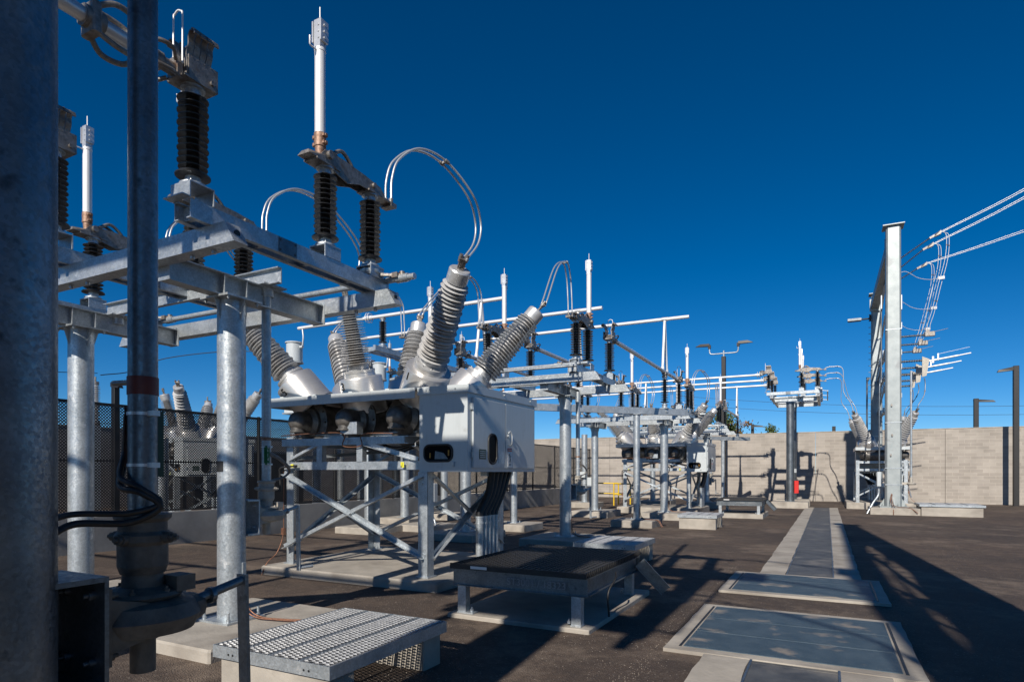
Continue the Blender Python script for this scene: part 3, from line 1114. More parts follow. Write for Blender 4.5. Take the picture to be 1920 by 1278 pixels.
def put_stand(src, swsrc, x, y, rot, label, where, first, signs=('right', 'middle', 'left'), z=0.0, order=(2.25, 0.0, -2.25)):
    s = src if first else copy_tree(src)
    s.location = (x, y, z)
    s.rotation_euler = (0, 0, rot)
    tag(s, label, 'steel stand', SG)
    for k, ox in enumerate(order):
        sw = swsrc if (first and k == 0) else copy_tree(swsrc)
        m_ = Matrix.Rotation(rot, 4, 'Z') @ Vector((ox, 0, 0))
        sw.location = (x + m_.x, y + m_.y, z)
        sw.rotation_euler = (0, 0, rot)
        tag(sw, where[k], 'disconnect switch', DG)
    stands.append(s)
    return s


PI = math.pi
s1 = put_stand(low, low_sw, STX, 4.52, 0, 'nearest galvanised stand of two thick round posts under box beams, at the left',
               ['disconnect switch with the tallest upright white blade, looped cable rising from its end',
                'disconnect switch mostly hidden behind the dark vertical pipe, blade tip beside the big black insulator',
                'disconnect switch at far left whose white blade stands just right of the huge dark post'], True)
s2 = put_stand(low, low_sw, STX, 14.08, PI, 'second galvanised stand, just beyond the grey breaker cabinet, beside the sunlit grating cover',
               ['disconnect switch on the left end of the second stand, half hidden by upright bushings',
                'disconnect switch in the middle of the second stand, blade left of the leaning bushing',
                'disconnect switch on the right end of the second stand, blade beside the hoop peak'], False)
s3 = put_stand(low, low_sw, STX, 24.4, 0, 'third galvanised stand, in front of the smaller distant circuit breaker',
               ['disconnect switch on the right end of the third stand, hoop dropping to distant breaker',
                'disconnect switch in the middle of the third stand, in front of the distant breaker',
                'disconnect switch on the left end of the third stand'], False)
s4 = put_stand(low, low_sw, STX, 34.0, PI, 'fourth galvanised stand, behind the distant circuit breaker and near the block wall',
               ['disconnect switch at the left end of the fourth stand, behind the distant breaker',
                'disconnect switch in the middle of the fourth stand, behind the distant breaker',
                'disconnect switch at the right end of the fourth stand, behind the distant breaker'], False)
s5 = put_stand(tall, tall_sw, -1.78, 37.8, -PI / 2, 'tall slender stand of two round posts at the trench end, with red box',
               ['rearmost of the three disconnect switches on the tall stand by the trench end',
                'middle of the three disconnect switches on the tall stand by the trench end',
                'frontmost of the three disconnect switches on the tall stand by the trench end'], True, order=(2.25, 0, -2.25))
# phase order on this stand runs along +y: local +x -> world -y
tx = 'frontmost,middle,rearmost'.split(',')
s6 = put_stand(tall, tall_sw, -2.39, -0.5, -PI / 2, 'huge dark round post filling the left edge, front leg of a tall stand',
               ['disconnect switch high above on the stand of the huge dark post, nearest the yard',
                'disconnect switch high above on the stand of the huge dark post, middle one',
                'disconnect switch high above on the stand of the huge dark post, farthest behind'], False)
for k, ob in enumerate([o for o in col.objects if o.name.startswith('disconnect_switch') and abs(o.location.x + 1.78) < 0.1]):
    ob["label"] = {0: 'frontmost', 1: 'middle', 2: 'rearmost'}[[35.55, 37.8, 40.05].index(round(ob.location.y, 2))] + \
        ' of the three disconnect switches on the tall stand by the trench end'

# hand operators and earth leads on the stands
operator(s1, 1.45, 0, 0.145, 1.10, 3.62)
operator(s3, 1.45, 0, 0.145, 1.10, 3.62)
for s_ in (s1, s3):
    ground_lead(s_, 1.45, 0, 0.145, (0.9, 0.25))
for s_ in (s2, s4):
    ground_lead(s_, -1.45, 0, 0.145, (-1, 0.1))

# number plates and signs on the first stand
pl = MB()
pp = []
for k in range(7):
    t = -0.95 + k * 0.16
    pp.append((1.45 + 0.1475 * math.sin(t + 0.3), -0.1475 * math.cos(t + 0.3)))
for a, c in zip(pp, pp[1:]):
    pl.add([(a[0], a[1], 1.60), (c[0], c[1], 1.60), (c[0], c[1], 1.715), (a[0], a[1], 1.715)], [(0, 1, 2, 3)])
pl.build('identity_band', 'black', s1)
yp_ = 0.145 + 0.12 + 0.20
b = MB()
b.box(1.45 + 0.045, 1.45 + 0.060, yp_ - 0.075, yp_ - 0.005, 1.10 + 0.60, 1.10 + 0.78)
b.box(1.45 + 0.045, 1.45 + 0.075, yp_ - 0.058, yp_ - 0.052, 1.10 + 0.58, 1.10 + 0.80)
sg = b.build('position_sign', 'green', s1)
text('sign_letters', 'O\nP\nE\nN', 0.045, 'white', sg, (1.45 + 0.063, yp_ - 0.04, 1.10 + 0.71), (R(90), 0, R(90)))


def wrapped(parent, loc, rz, fn):
    """build parts with fn at the origin, then set them at loc / rz under the parent"""
    before = set(parent.children)
    fn(parent)
    for ch in parent.children:
        if ch not in before:
            ch.location = Vector(loc) + Matrix.Rotation(rz, 3, 'Z') @ ch.location
            ch.rotation_euler = (0, 0, rz)


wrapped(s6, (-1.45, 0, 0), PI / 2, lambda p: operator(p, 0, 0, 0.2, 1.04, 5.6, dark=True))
for s_ in (s2, s4):
    wrapped(s_, (-1.45, 0, 0), PI - 0.35, lambda p: operator(p, 0, 0, 0.145, 1.10, 3.62))


def near_signs(p):
    b = MB()
    yp = 0.52
    for k in range(5):
        t0, t1 = 2.2 + k * 0.25, 2.45 + k * 0.25
        q0 = (0.062 * math.cos(t0 + 0.6), yp + 0.062 * math.sin(t0 + 0.6))
        q1 = (0.062 * math.cos(t1 + 0.6), yp + 0.062 * math.sin(t1 + 0.6))
        b.add([(*q0, 1.62), (*q1, 1.62), (*q1, 1.86), (*q0, 1.86)], [(0, 1, 2, 3)])
    b.build('position_sign', 'dark_red', p)
    b = MB()
    b.box(0.030, 0.036, yp + 0.035, yp + 0.062, 1.58, 1.84)
    b.build('position_sign', 'dark_green', p)
    b = MB()
    b.cyl((-0.055, yp, 1.955), (-0.16, yp - 0.02, 1.955), 0.011, 10)
    b.cyl((-0.055, yp, 1.955), (-0.075, yp, 1.955), 0.02, 6)
    b.build('stop_bolt', 'galv_dull', p)


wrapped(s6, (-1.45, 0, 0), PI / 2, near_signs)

# red box on the rear post of the tall stand
b = MB()
b.bbox(1.30, 1.60, 0.20, 0.42, 0.45, 1.12, 0.02)
b.build('red_box', 'red', s5)
b = MB()
b.box(-1.45 - 0.21, -1.45 + 0.21, -0.205, 0.205, 1.55, 1.75)
b.cyl((-1.45, 0, 1.5), (-1.45, 0, 1.78), 0.206, 32)
s5p = MB()
s5p.cyl((-1.45, 0, 1.55), (-1.45, 0, 1.78), 0.203, 32)
s5p.build('identity_band', 'paint', s5)


# ------------------------------------------------------------------ circuit breaker
def make_breaker(numbers=True):
    r = empty('circuit_breaker')
    b = MB()
    b.bbox(-1.50, 2.12, -1.48, 1.65, -0.6, -0.001, 0.025)
    b.build('footing', 'concrete', r)
    legs = [(-1.30, -1.10, 2.2), (1.78, -1.22, 1.6), (-1.30, 1.22, 2.2), (1.78, 1.22, 1.6)]
    for x, y, h in legs:
        b = MB()
        s = 1 if x < 0 else -1
        t = 1 if y < 0 else -1
        wd = 0.17
        xa, xb = (x, x + wd * s) if s > 0 else (x - wd, x)
        ya, yb = (y, y + 0.012 * t) if t > 0 else (y - 0.012, y)
        b.box(min(x, x + wd * s), max(x, x + wd * s), ya, yb, 0.02, h)
        b.box(min(x, x + 0.012 * s), max(x, x + 0.012 * s), min(y, y + wd * t), max(y, y + wd * t), 0.02, h)
        b.box(min(x, x + wd * s) - 0.03, max(x, x + wd * s) + 0.03, min(y, y + wd * t) - 0.03, max(y, y + wd * t) + 0.03, 0, 0.02)
        for dx, dy in ((0.1, 0.1), (0.13, 0.05)):
            b.bolt((x + dx * s, y + dy * t, 0.02), r=0.02, h=0.025)
        for z in (0.25, 0.32, 1.42, 1.5):
            b.bolt((x + 0.09 * s, y - 0.001 * t, z), (0, -t, 0), 0.016, 0.014)
        b.build('leg', 'galv', r)
    # upper frame
    b = MB()
    for y, t in ((-1.16, 1), (1.16, -1)):
        b.chan((-1.28, y, 1.70), (1.76, y, 1.70), 0.06, 0.13, 0.01, side=-1 * t)
        b.chan((-1.34, y, 2.10), (1.3, y, 2.10), 0.07, 0.12, 0.01, side=-1 * t)
        for x in (-0.45, 0.42):
            b.box(x - 0.06, x + 0.06, y - 0.01 * t - 0.004, y - 0.01 * t + 0.004, 1.765, 2.04)
            b.box(x + 0.052, x + 0.06, min(y, y + 0.09 * t), max(y, y + 0.09 * t), 1.765, 2.04)
        b.angle((-1.15, y + 0.02 * t, 1.77), (-0.5, y + 0.02 * t, 2.02), 0.07, 0.009)
        b.angle((0.48, y + 0.02 * t, 2.03), (1.55, y + 0.02 * t, 1.76), 0.07, 0.009)
        for x in (-1.0, -0.85, 0.1, 0.2, 1.0, 1.1):
            b.cyl((x, y - 0.002 * t, 1.70), (x, y - 0.008 * t, 1.70), 0.016, 10)
    for x in (-1.28, 1.3):
        b.chan((x, -1.15, 2.10), (x, 1.15, 2.10), 0.07, 0.12, 0.01, side=1)
        b.chan((x, -1.15, 1.70), (x, 1.15, 1.70), 0.07, 0.12, 0.01, side=1)
    for y in (-0.75, 0.75):
        b.ibeam((-1.3, y, 2.2), (1.3, y, 2.2), 0.12, 0.10, 0.01)
    b.angle((-1.2, -1.0, 1.8), (-0.3, 1.0, 2.0), 0.06, 0.008)
    b.angle((0.5, 1.0, 1.8), (1.4, -1.0, 2.0), 0.06, 0.008)
    b.build('upper_frame', 'galv', r)
    # X braces
    def brace(p, q):
        MB().angle(p, q, 0.075, 0.009).build('cross_brace', 'galv', r)
    for y, e in ((-1.20, 0.02), (1.20, -0.02)):
        brace((-1.22, y - e, 1.55), (1.72, y - e, 0.28))
        brace((-1.22, y, 0.28), (1.72, y, 1.52))
    for x, e in ((-1.27, 0.02), (1.76, -0.02)):
        brace((x, -1.05, 1.5), (x, 1.15, 0.28))
        brace((x + e, -1.05, 0.28), (x + e, 1.15, 1.5))
    # cover shelf over the tanks
    b = MB()
    b.box(-1.62, 1.56, -1.24, 1.24, 2.855, 2.875)
    b.box(-1.62, 1.56, -1.24, -1.225, 2.72, 2.855)
    b.box(-1.62, 1.56, 1.225, 1.24, 2.72, 2.855)
    b.box(-1.62, -1.605, -1.225, 1.225, 2.72, 2.855)
    for x in (-1.3, -0.55, 0.25, 1.0):
        b.box(x - 0.04, x + 0.04, -1.20, -1.12, 2.876, 2.90)
    b.build('cover_shelf', 'paint', r)
    tanks = [(-1.08, '5', '6'), (0.0, '3', '4'), (1.06, '1', '2')]
    for i, (tx, na, nb) in enumerate(tanks):
        tk = empty('tank')
        tk.parent = r
        tk.location = (tx, 0, 2.47)
        b = MB()
        b.lathe([(0, -0.78), (0.34, -0.78), (0.41, -0.76), (0.41, -0.72), (0.34, -0.70), (0.34, 0.70), (0.41, 0.72), (0.41, 0.76), (0.34, 0.78), (0, 0.78)], (0, 0, 0), (0, 1, 0), 32)
        for k in range(12):
            t = 2 * math.pi * k / 12
            b.bolt((0.375 * math.cos(t), -0.77, 0.375 * math.sin(t)), (0, -1, 0), 0.018, 0.02)
            b.bolt((0.375 * math.cos(t), 0.77, 0.375 * math.sin(t)), (0, 1, 0), 0.018, 0.02)
        b.build('tank_shell', 'tank', tk)
        b = MB()
        b.lathe([(0.28, 0), (0.27, 0.05), (0.19, 0.10), (0.18, 0.26), (0.16, 0.33), (0.09, 0.39), (0, 0.40)], (0, -0.78, 0.0), (0, -1, 0), 28)
        b.cyl((0, -1.04, 0.0), (0, -1.04, -0.16), 0.12, 20)
        b.cyl((0, -1.04, -0.16), (0, -1.04, -0.185), 0.14, 20)
        b.build('end_dome', 'tank', tk)
        b = MB()
        b.lathe([(0.25, 0), (0.24, 0.08), (0.15, 0.15), (0, 0.17)], (0, 0.78, 0.0), (0, 1, 0), 28)
        b.build('end_dome', 'tank', tk)
        # turrets and bushings
        lean = (i - 1)
        for s, num in ((-1, na), (1, nb)):
            tilt = 0.56 if i != 1 else 0.34
            q0 = Vector((tx + 0.16 * lean, 0.50 * s, 2.74))
            p0 = Vector((tx + 0.46 * lean, (0.76 if i != 1 else 0.70) * s, 3.30))
            p1 = Vector((tx + 1.42 * lean, (0.76 if i != 1 else 0.70) * s + s * tilt * 1.05, 4.60))
            ax = (p1 - p0).normalized()
            q0 = p0 - ax * 0.70
            b = MB()
            b.lathe([(0.35, 0), (0.37, 0.02), (0.37, 0.60), (0.36, 0.62), (0.27, 0.63), (0.26, 0.70), (0, 0.70)], q0, ax, 36)
            b.lathe([(0.382, 0.03), (0.382, 0.06), (0.37, 0.06)], q0, ax, 36)
            tr = b.build('turret', 'brushed', r)
            if numbers:
                # painted number on the outward face
                face = Vector((-0.25, -1.0, 0)) if s < 0 else Vector((-0.25, 1.0, 0))
                fdir = (face - ax * face.dot(ax)).normalized()
                up = ax
                rt = up.cross(fdir)
                mt = Matrix((rt, up, fdir)).transposed()
                pos = q0 + ax * 0.50 + fdir * 0.376
                if s < 0:
                    text('turret_number', num, 0.19, 'ink', r, pos, mt.to_euler(), 0.004)
            bo, tip = bushing(r, p0, p1)
            r["t%d%d" % (i, 0 if s < 0 else 1)] = tuple(tip)
    # control cabinet on the +x end
    cb = empty('control_cabinet')
    cb.parent = r
    X0, X1, Y0, Y1, Z0, Z1 = 1.60, 2.46, -1.18, 1.12, 1.60, 2.86
    b = MB()
    b.bbox(X0, X1, Y0, Y1, Z0, Z1, 0.006)
    b.box(X0 - 0.02, X1 + 0.03, Y0 - 0.02, Y1 + 0.03, Z1 - 0.10, Z1 + 0.02)
    for y in (Y0 + 0.25, -0.1, Y1 - 0.25):
        b.cyl((X1 + 0.03, y, Z1 - 0.03), (X1 + 0.045, y, Z1 - 0.03), 0.012, 8)
    for x in (X0 + 0.2, X1 - 0.2):
        b.cyl((x, Y0 - 0.02, Z1 - 0.03), (x, Y0 - 0.035, Z1 - 0.03), 0.012, 8)
    b.box(X0 + 0.58, X0 + 0.64, Y0 - 0.03, Y0 - 0.001, Z0 + 0.08, Z0 + 0.15)
    b.build('cabinet_body', 'paint', cb)
    for (ya, yb, nm) in ((Y0 + 0.12, -0.06, 0), (-0.045, Y1 - 0.08, 1)):
        d = MB()
        d.bbox(X1 + 0.001, X1 + 0.032, ya, yb, Z0 + 0.06, Z1 - 0.16, 0.005)
        dr = d.build('door', 'paint', cb)
        if nm == 0:
            for z in (Z0 + 0.25, Z1 - 0.3):
                b = MB()
                b.cyl((X1 + 0.03, ya - 0.008, z - 0.05), (X1 + 0.03, ya - 0.008, z + 0.06), 0.013, 10)
                b.box(X1, X1 + 0.035, ya - 0.035, ya - 0.006, z - 0.045, z + 0.05)
                b.build('hinge', 'galv', dr)
            win(dr, X1 + 0.032, -0.62, -0.36, Z0 + 0.13, Z0 + 0.58)
            b = MB()
            b.box(X1 + 0.033, X1 + 0.037, -0.90, -0.70, Z0 + 0.19, Z0 + 0.34)
            pn = b.build('notice_plate', 'dark_green', dr)
            b = MB()
            for i in range(4):
                b.box(X1 + 0.037, X1 + 0.039, -0.88, -0.72, Z0 + 0.215 + i * 0.03, Z0 + 0.222 + i * 0.03)
            b.build('notice_line', 'galv', pn)
            b = MB()
            b.box(X1 + 0.033, X1 + 0.036, -0.29, -0.13, Z0 + 0.13, Z0 + 0.31)
            b.build('rating_plate', 'galv', dr)
        else:
            b = MB()
            b.path(spline([(X1 + 0.04, 0.09, Z0 + 0.42), (X1 + 0.075, 0.09, Z0 + 0.46), (X1 + 0.075, 0.09, Z0 + 0.6), (X1 + 0.06, 0.06, Z0 + 0.655), (X1 + 0.04, 0.03, Z0 + 0.62)], 5), 0.013, 8)
            b.cyl((X1 + 0.032, 0.03, Z0 + 0.58), (X1 + 0.06, 0.03, Z0 + 0.58), 0.03, 14)
            b.build('handle', 'galv', dr)
            b = MB()
            b.mi = 0
            b.box(X1 + 0.033, X1 + 0.036, 0.02, 0.16, Z0 + 0.08, Z0 + 0.33)
            b.mi = 1
            b.box(X1 + 0.033, X1 + 0.037, 0.018, 0.162, Z0 + 0.332, Z0 + 0.385)
            sn = b.build('danger_sign', ['white', 'red'], dr)
            fg = MB()   # falling figure with a bolt
            x_ = X1 + 0.037

            def limb(a, c, t=0.012):
                fg.bar((x_, a[0], Z0 + a[1]), (x_, c[0], Z0 + c[1]), t, 0.002, up=(1, 0, 0))
            limb((0.085, 0.255), (0.10, 0.20), 0.024)
            limb((0.085, 0.250), (0.045, 0.285))
            limb((0.088, 0.245), (0.135, 0.255))
            limb((0.10, 0.205), (0.06, 0.155))
            limb((0.10, 0.205), (0.13, 0.150))
            fg.cyl((x_ - 0.001, 0.078, Z0 + 0.28), (x_ + 0.001, 0.078, Z0 + 0.28), 0.014, 12)
            for i in range(3):
                fg.box(x_ - 0.001, x_ + 0.001, 0.045, 0.135, Z0 + 0.105 + i * 0.012, Z0 + 0.109 + i * 0.012)
            fg.build('falling_figure', 'ink', sn)
            text('danger_letters', 'DANGER', 0.034, 'white', sn, (X1 + 0.039, 0.09, Z0 + 0.358), (R(90), 0, R(90)), 0.001)
    winf(cb, Y0 - 0.001, X0 + 0.10, X0 + 0.60, Z0 + 0.16, Z0 + 0.40)
    # cables dropping from the cabinet into conduits
    for k in range(5):
        b = MB()
        x, y = 2.02 + 0.0 * k, 0.18 + 0.135 * k
        b.path(spline([(x + 0.1, 0.16 + 0.15 * k, 1.60), (x + 0.06, 0.12 + 0.12 * k, 1.25), (x, -0.06 + 0.13 * k, 0.95), (x, -0.08 + 0.13 * k, 0.85)], 6), 0.062, 12)
        b.build('control_cable', 'black', r)
        b = MB()
        b.cyl((x, -0.08 + 0.13 * k, -0.05), (x, -0.08 + 0.13 * k, 0.86), 0.062, 16)
        for z in (0.74, 0.84):
            b.cyl((x, -0.08 + 0.13 * k, z), (x, -0.08 + 0.13 * k, z + 0.03), 0.07, 16)
        b.build('conduit', 'galv', r)
    b = MB()
    b.box(1.98, 2.10, 0.02, 0.95, 1.53, 1.60)
    b.build('cable_gland_plate', 'galv', r)
    # piping, junction box, wires under the tanks
    b = MB()
    b.box(-0.05, 0.30, -1.10, -0.95, 2.22, 2.42)
    b.build('gas_box', 'galv', r)
    b = MB()
    b.path(spline([(-1.3, -1.20, 2.22), (-0.6, -1.21, 2.24), (0.1, -1.21, 2.22), (0.12, -1.22, 2.02), (0.5, -1.22, 2.02), (0.52, -1.2, 2.2), (1.2, -1.1, 2.2)], 6), 0.010, 6)
    b.build('gas_pipe', 'copper', r)
    b = MB()
    for k in range(3):
        b.path(spline([(0.5, -0.9 + 0.1 * k, 2.18), (0.9, -1.0, 2.0 - 0.06 * k), (1.3, -1.0 + 0.1 * k, 2.02), (1.62, -0.9, 2.2)], 6), 0.018, 6)
    b.build('control_wire', 'black', r)
    b = MB()
    b.path(spline([(-1.32, -1.2, 1.25), (-1.32, -1.22, 1.55), (-1.28, -1.24, 1.66), (-1.05, -1.24, 1.69), (-0.9, -1.24, 1.70)], 6), 0.018, 8)
    b.build('control_wire', 'black', r)
    b = MB()
    b.box(1.29, 1.35, -1.232, -1.222, 1.665, 1.75)
    lb = b.build('yellow_label', 'label_yellow', r)
    text('label_mark', '1', 0.08, 'ink', lb, (1.32, -1.234, 1.708), (R(90), 0, 0), 0.001)
    b = MB()
    b.box(-1.03, -0.97, -1.25, -1.222, 1.675, 1.73)
    b.build('valve_tag', 'label_yellow', r)
    # earth lead down the front left leg
    b = MB()
    b.path(spline([(-1.33, -1.13, 1.6), (-1.33, -1.13, 0.9), (-1.33, -1.14, 0.5), (-1.36, -1.25, 0.2), (-1.40, -1.42, 0.05), (-1.42, -1.52, -0.15)], 6), 0.009, 6)
    b.box(-1.36, -1.30, -1.16, -1.11, 0.5, 0.62)
    b.build('earth_lead', 'copper', r)
    return r


def rrect(y0, y1, z0, z1, rad, n=6):
    pts = []
    for cx, cz, a0 in ((y1 - rad, z0 + rad, -90), (y1 - rad, z1 - rad, 0), (y0 + rad, z1 - rad, 90), (y0 + rad, z0 + rad, 180)):
        for k in range(n + 1):
            t = R(a0 + 90 * k / n)
            pts.append((cx + rad * math.cos(t), cz + rad * math.sin(t)))
    return pts


def win(parent, x, y0, y1, z0, z1):
    p = rrect(y0, y1, z0, z1, min(y1 - y0, z1 - z0) * 0.42)
    b = MB()
    b.path([(x + 0.006, a, c) for a, c in p], 0.017, 8, closed=True)
    f = b.build('window_gasket', 'black', parent)
    b = MB()
    b.add([(x + 0.004, a, c) for a, c in p], [tuple(range(len(p)))])
    b.build('pane', 'glass', f)


def winf(parent, y, x0, x1, z0, z1):
    p = rrect(x0, x1, z0, z1, 0.09)
    b = MB()
    b.path([(a, y - 0.006, c) for a, c in p], 0.017, 8, closed=True)
    f = b.build('window_gasket', 'black', parent)
    b = MB()
    b.add([(a, y - 0.004, c) for a, c in p], [tuple(range(len(p)))])
    b.build('pane', 'glass', f)
    # instruments seen behind the pane
    b = MB()
    b.mi = 0
    b.hexa([(x0 + 0.19, y - 0.009, z0 + 0.03), (x1 - 0.07, y - 0.009, z0 + 0.03), (x1 - 0.07, y - 0.005, z0 + 0.03), (x0 + 0.19, y - 0.005, z0 + 0.03),
            (x0 + 0.20, y - 0.009, z0 + 0.15), (x1 - 0.15, y - 0.009, z0 + 0.12), (x1 - 0.15, y - 0.005, z0 + 0.12), (x0 + 0.20, y - 0.005, z0 + 0.15)])
    b.mi = 1
    b.cyl((x0 + 0.11, y - 0.009, z0 + 0.05), (x0 + 0.11, y - 0.009, z0 + 0.12), 0.012, 8)
    b.cyl((x1 - 0.06, y - 0.009, z0 + 0.08), (x1 - 0.06, y - 0.009, z0 + 0.16), 0.012, 8)
    b.build('gauge', ['galv_dull', 'amber'], f)


BRG = 'grey six bushing circuit breakers'
br1 = make_breaker()
br1.location = (-7.12, 8.8, 0)
tag(br1, 'large circuit breaker with grey cabinet and tilted bushings numbered 5, 3 and 1', 'circuit breaker', BRG)
br2 = copy_tree(br1)
br2.location = (-7.12, 28.7, 0)
tag(br2, 'smaller looking distant circuit breaker between the third and fourth stands, cabinet with yellow rail behind', 'circuit breaker', BRG)
br3 = copy_tree(br1)
br3.location = (2.55, 38.1, 0)
br3.rotation_euler = (0, 0, PI / 2)
tag(br3, 'circuit breaker behind the tall pale square column by the block wall', 'circuit breaker', BRG)
br4 = copy_tree(br1)
br4.location = (-20.6, 14.6, -0.15)
br4.rotation_euler = (0, 0, -0.3)
tag(br4, 'circuit breaker beyond the black mesh fence, bushings rising above its top edge', 'circuit breaker', BRG)
br5 = copy_tree(br1)
br5.location = (3.1, 0.3, 0)
br5.rotation_euler = (0, 0, PI / 2)
tag(br5, 'circuit breaker outside the right edge of the photo, casting shade on the asphalt', 'circuit breaker', BRG)


def tip(brk, i, j):
    p = Vector(brk["t%d%d" % (i, j)])
    return Vector(brk.location) + Matrix.Rotation(brk.rotation_euler[2], 3, 'Z') @ p


def jumper(pts, label, sep=0.045, r_=0.015, m='cable_bright', axis=Vector((1, 0, 0)), spacers=(0.5,), group='looped conductor pairs'):
    P = spline(pts, 12)
    j = empty('jumper_cable', P[0])
    tag(j, label, 'jumper cable', group)
    o = P[0]
    for s in (1, -1):
        MB().path([p - o + axis * sep * s for p in P], r_, 8).build('conductor', m, j)
    for t in spacers:
        k = int(t * (len(P) - 1))
        p = P[k] - o
        d = (P[k + 1] - P[k - 1]).normalized()
        b = MB()
        b.bar(p - axis * sep * 1.2, p + axis * sep * 1.2, 0.03, 0.03)
        for s in (1, -1):
            b.cyl(p + axis * sep * s - d * 0.03, p + axis * sep * s + d * 0.03, 0.026, 10)
        b.bolt(p, d.cross(axis).normalized(), 0.016, 0.02)
        b.build('spacer', 'cast', j)
    return j


names = ['left', 'middle', 'right']
for bi, (brk, y0, what) in enumerate(((br1, 4.52, 'large breaker'), (br2, 24.4, 'distant breaker'))):
    for i in range(3):
        sx = STX + (i - 1) * 2.25
        a = Vector((sx, y0 + 1.68, 5.06))
        e = tip(brk, i, 0)
        d = e - a
        pts = [a, a + Vector((0, 0.02, 0.28)), a + d * 0.10 + Vector((0, 0, 0.60)), a + d * 0.36 + Vector((0, 0, 0.97)), a + d * 0.72 + Vector((0, 0, 1.12)),
               a + d * 1.10 + Vector((0, 0, 0.98)), e + Vector((-0.02, 0.44, 0.68)), e + Vector((-0.01, 0.36, 0.34)), e - Vector((0, 0, 0.03))]
        jumper(pts, ['hoop of two conductors from the left near switch to bushing 5 of the %s', 'hoop of two conductors behind the black insulators, running to bushing 3 of the %s',
                     'tall hoop of two conductors against the sky, ending on bushing 1 of the %s'][i] % what, spacers=(0.5,))
        # far side
        a = Vector((sx, y0 + 9.56 - 1.68, 5.06))
        e = tip(brk, i, 1)
        d = a - e
        top = e + d * 0.78 + Vector((0, 0, 1.02))
        pts = [a, a + Vector((0, -0.02, 0.3)), a + Vector((0, -0.10, 0.75)), top, e + d * 0.45 + Vector((0, 0, 0.82)), e + Vector((0.02, 0.10, 0.16)), e - Vector((0, 0, 0.03))]
        jumper(pts, 'conductor pair looping from the %s rear bushing of the %s to the switch behind' % (names[i], what), spacers=(0.5,))
for i in range(3):
    a = Vector((-1.78 + 1.68, 35.55 + 2.25 * i, 6.96))
    e = tip(br3, i, 1)
    pos = ['front', 'middle', 'rear'][i]
    jumper([a, a + Vector((0.3, 0, 0.05)), a + Vector((0.8, 0, -0.1)), e + Vector((-0.45, 0, 1.1)), e + Vector((-0.14, 0, 0.5)), e], '%s sagging conductor pair from the tall stand by the trench to the column breaker' % pos,
           axis=Vector((0, 1, 0)), spacers=(0.3, 0.7))
    a = Vector((-2.39 + 1.68, -2.75 + 2.25 * i, 6.96))
    e = tip(br5, i, 1)
    jumper([a, a + Vector((0.3, 0, 0.05)), a + Vector((0.9, 0, -0.1)), e + Vector((-0.5, 0, 1.2)), e + Vector((-0.14, 0, 0.5)), e], 'sagging conductor pair overhead outside the frame, its curved shadow on the covers, %s one' % pos,
           axis=Vector((0, 1, 0)), spacers=(0.3, 0.7))

# ------------------------------------------------------------------ tube bus
BUSG = 'long round bus tubes'
ZB = 6.84


def octa(b, c, r_, axis='x'):
    """hexagonal corona ring pair made of thin rod"""
    for o_ in (-0.05, 0.05):
        pts = []
        for k in range(6):
            t = math.pi / 3 * k
            pts.append(Vector((c[0] + o_ + r_ * 0.6 * math.cos(t) * 0, c[1] + r_ * math.cos(t), c[2] + r_ * math.sin(t))))
        b.path(pts, 0.012, 6, closed=True)


def tube_bus(x0, x1, y, z, label, r_=0.057, drop=None, clamp=None):
    t = empty('bus_tube', (x1, y, z))
    tag(t, label, 'bus tube', BUSG)
    b = MB()
    b.cyl((x0 - x1, 0, 0), (0, 0, 0), r_, 20)
    b.build('tube', 'alu_bright', t)
    if drop is not None:
        for s in (-1, 1):
            b = MB()
            b.cyl((drop - x1, 0, -0.02), (drop - x1, s * 0.32, -1.86), 0.045, 16)
            b.cyl((drop - x1, s * 0.32 - s * 0.03, -1.68), (drop - x1, s * 0.32, -1.86), 0.058, 14)
            b.build('drop_leg', 'alu_bright', t)
        b = MB()
        b.cyl((drop - x1 - 0.10, 0, 0), (drop - x1 + 0.10, 0, 0), r_ * 1.25, 16)
        b.build('tee_clamp', 'alu', t)
    for c in (clamp or ()):
        b = MB()
        octa(b, (c - x1, 0, 0), 0.17)
        b.cyl((c - x1 - 0.15, 0, 0), (c - x1 + 0.15, 0, 0), r_ * 1.3, 14)
        b.build('corona_ring', 'alu_bright', t)
    return t


PH = [(-4.97, 4.8), (-7.22, 2.4), (-9.47, 0.0)]          # phase x, y offset of its bus
for bi, (yb, nm) in enumerate(((16.3, 'over the second stand'), (35.55, 'near the block wall'), (-3.7, 'high above behind the camera'))):
    for k, (px, dy) in enumerate(PH):
        if bi == 1:
            dy = dy * 4.5 / 4.8
        right = {0: (px + 0.82), 1: -3.1, 2: -3.7}[bi]
        pos = ['far right and lowest', 'middle', 'upper left'][k]
        if bi:
            pos = ['rearmost', 'middle', 'frontmost'][k]
        tube_bus(-17.2 if bi == 0 else -19, right, yb + dy, ZB, '%s of the three high horizontal bus tubes %s' % (pos, nm), drop=px,
                 clamp=(-13.9,) if bi == 0 else (right - 0.2,))


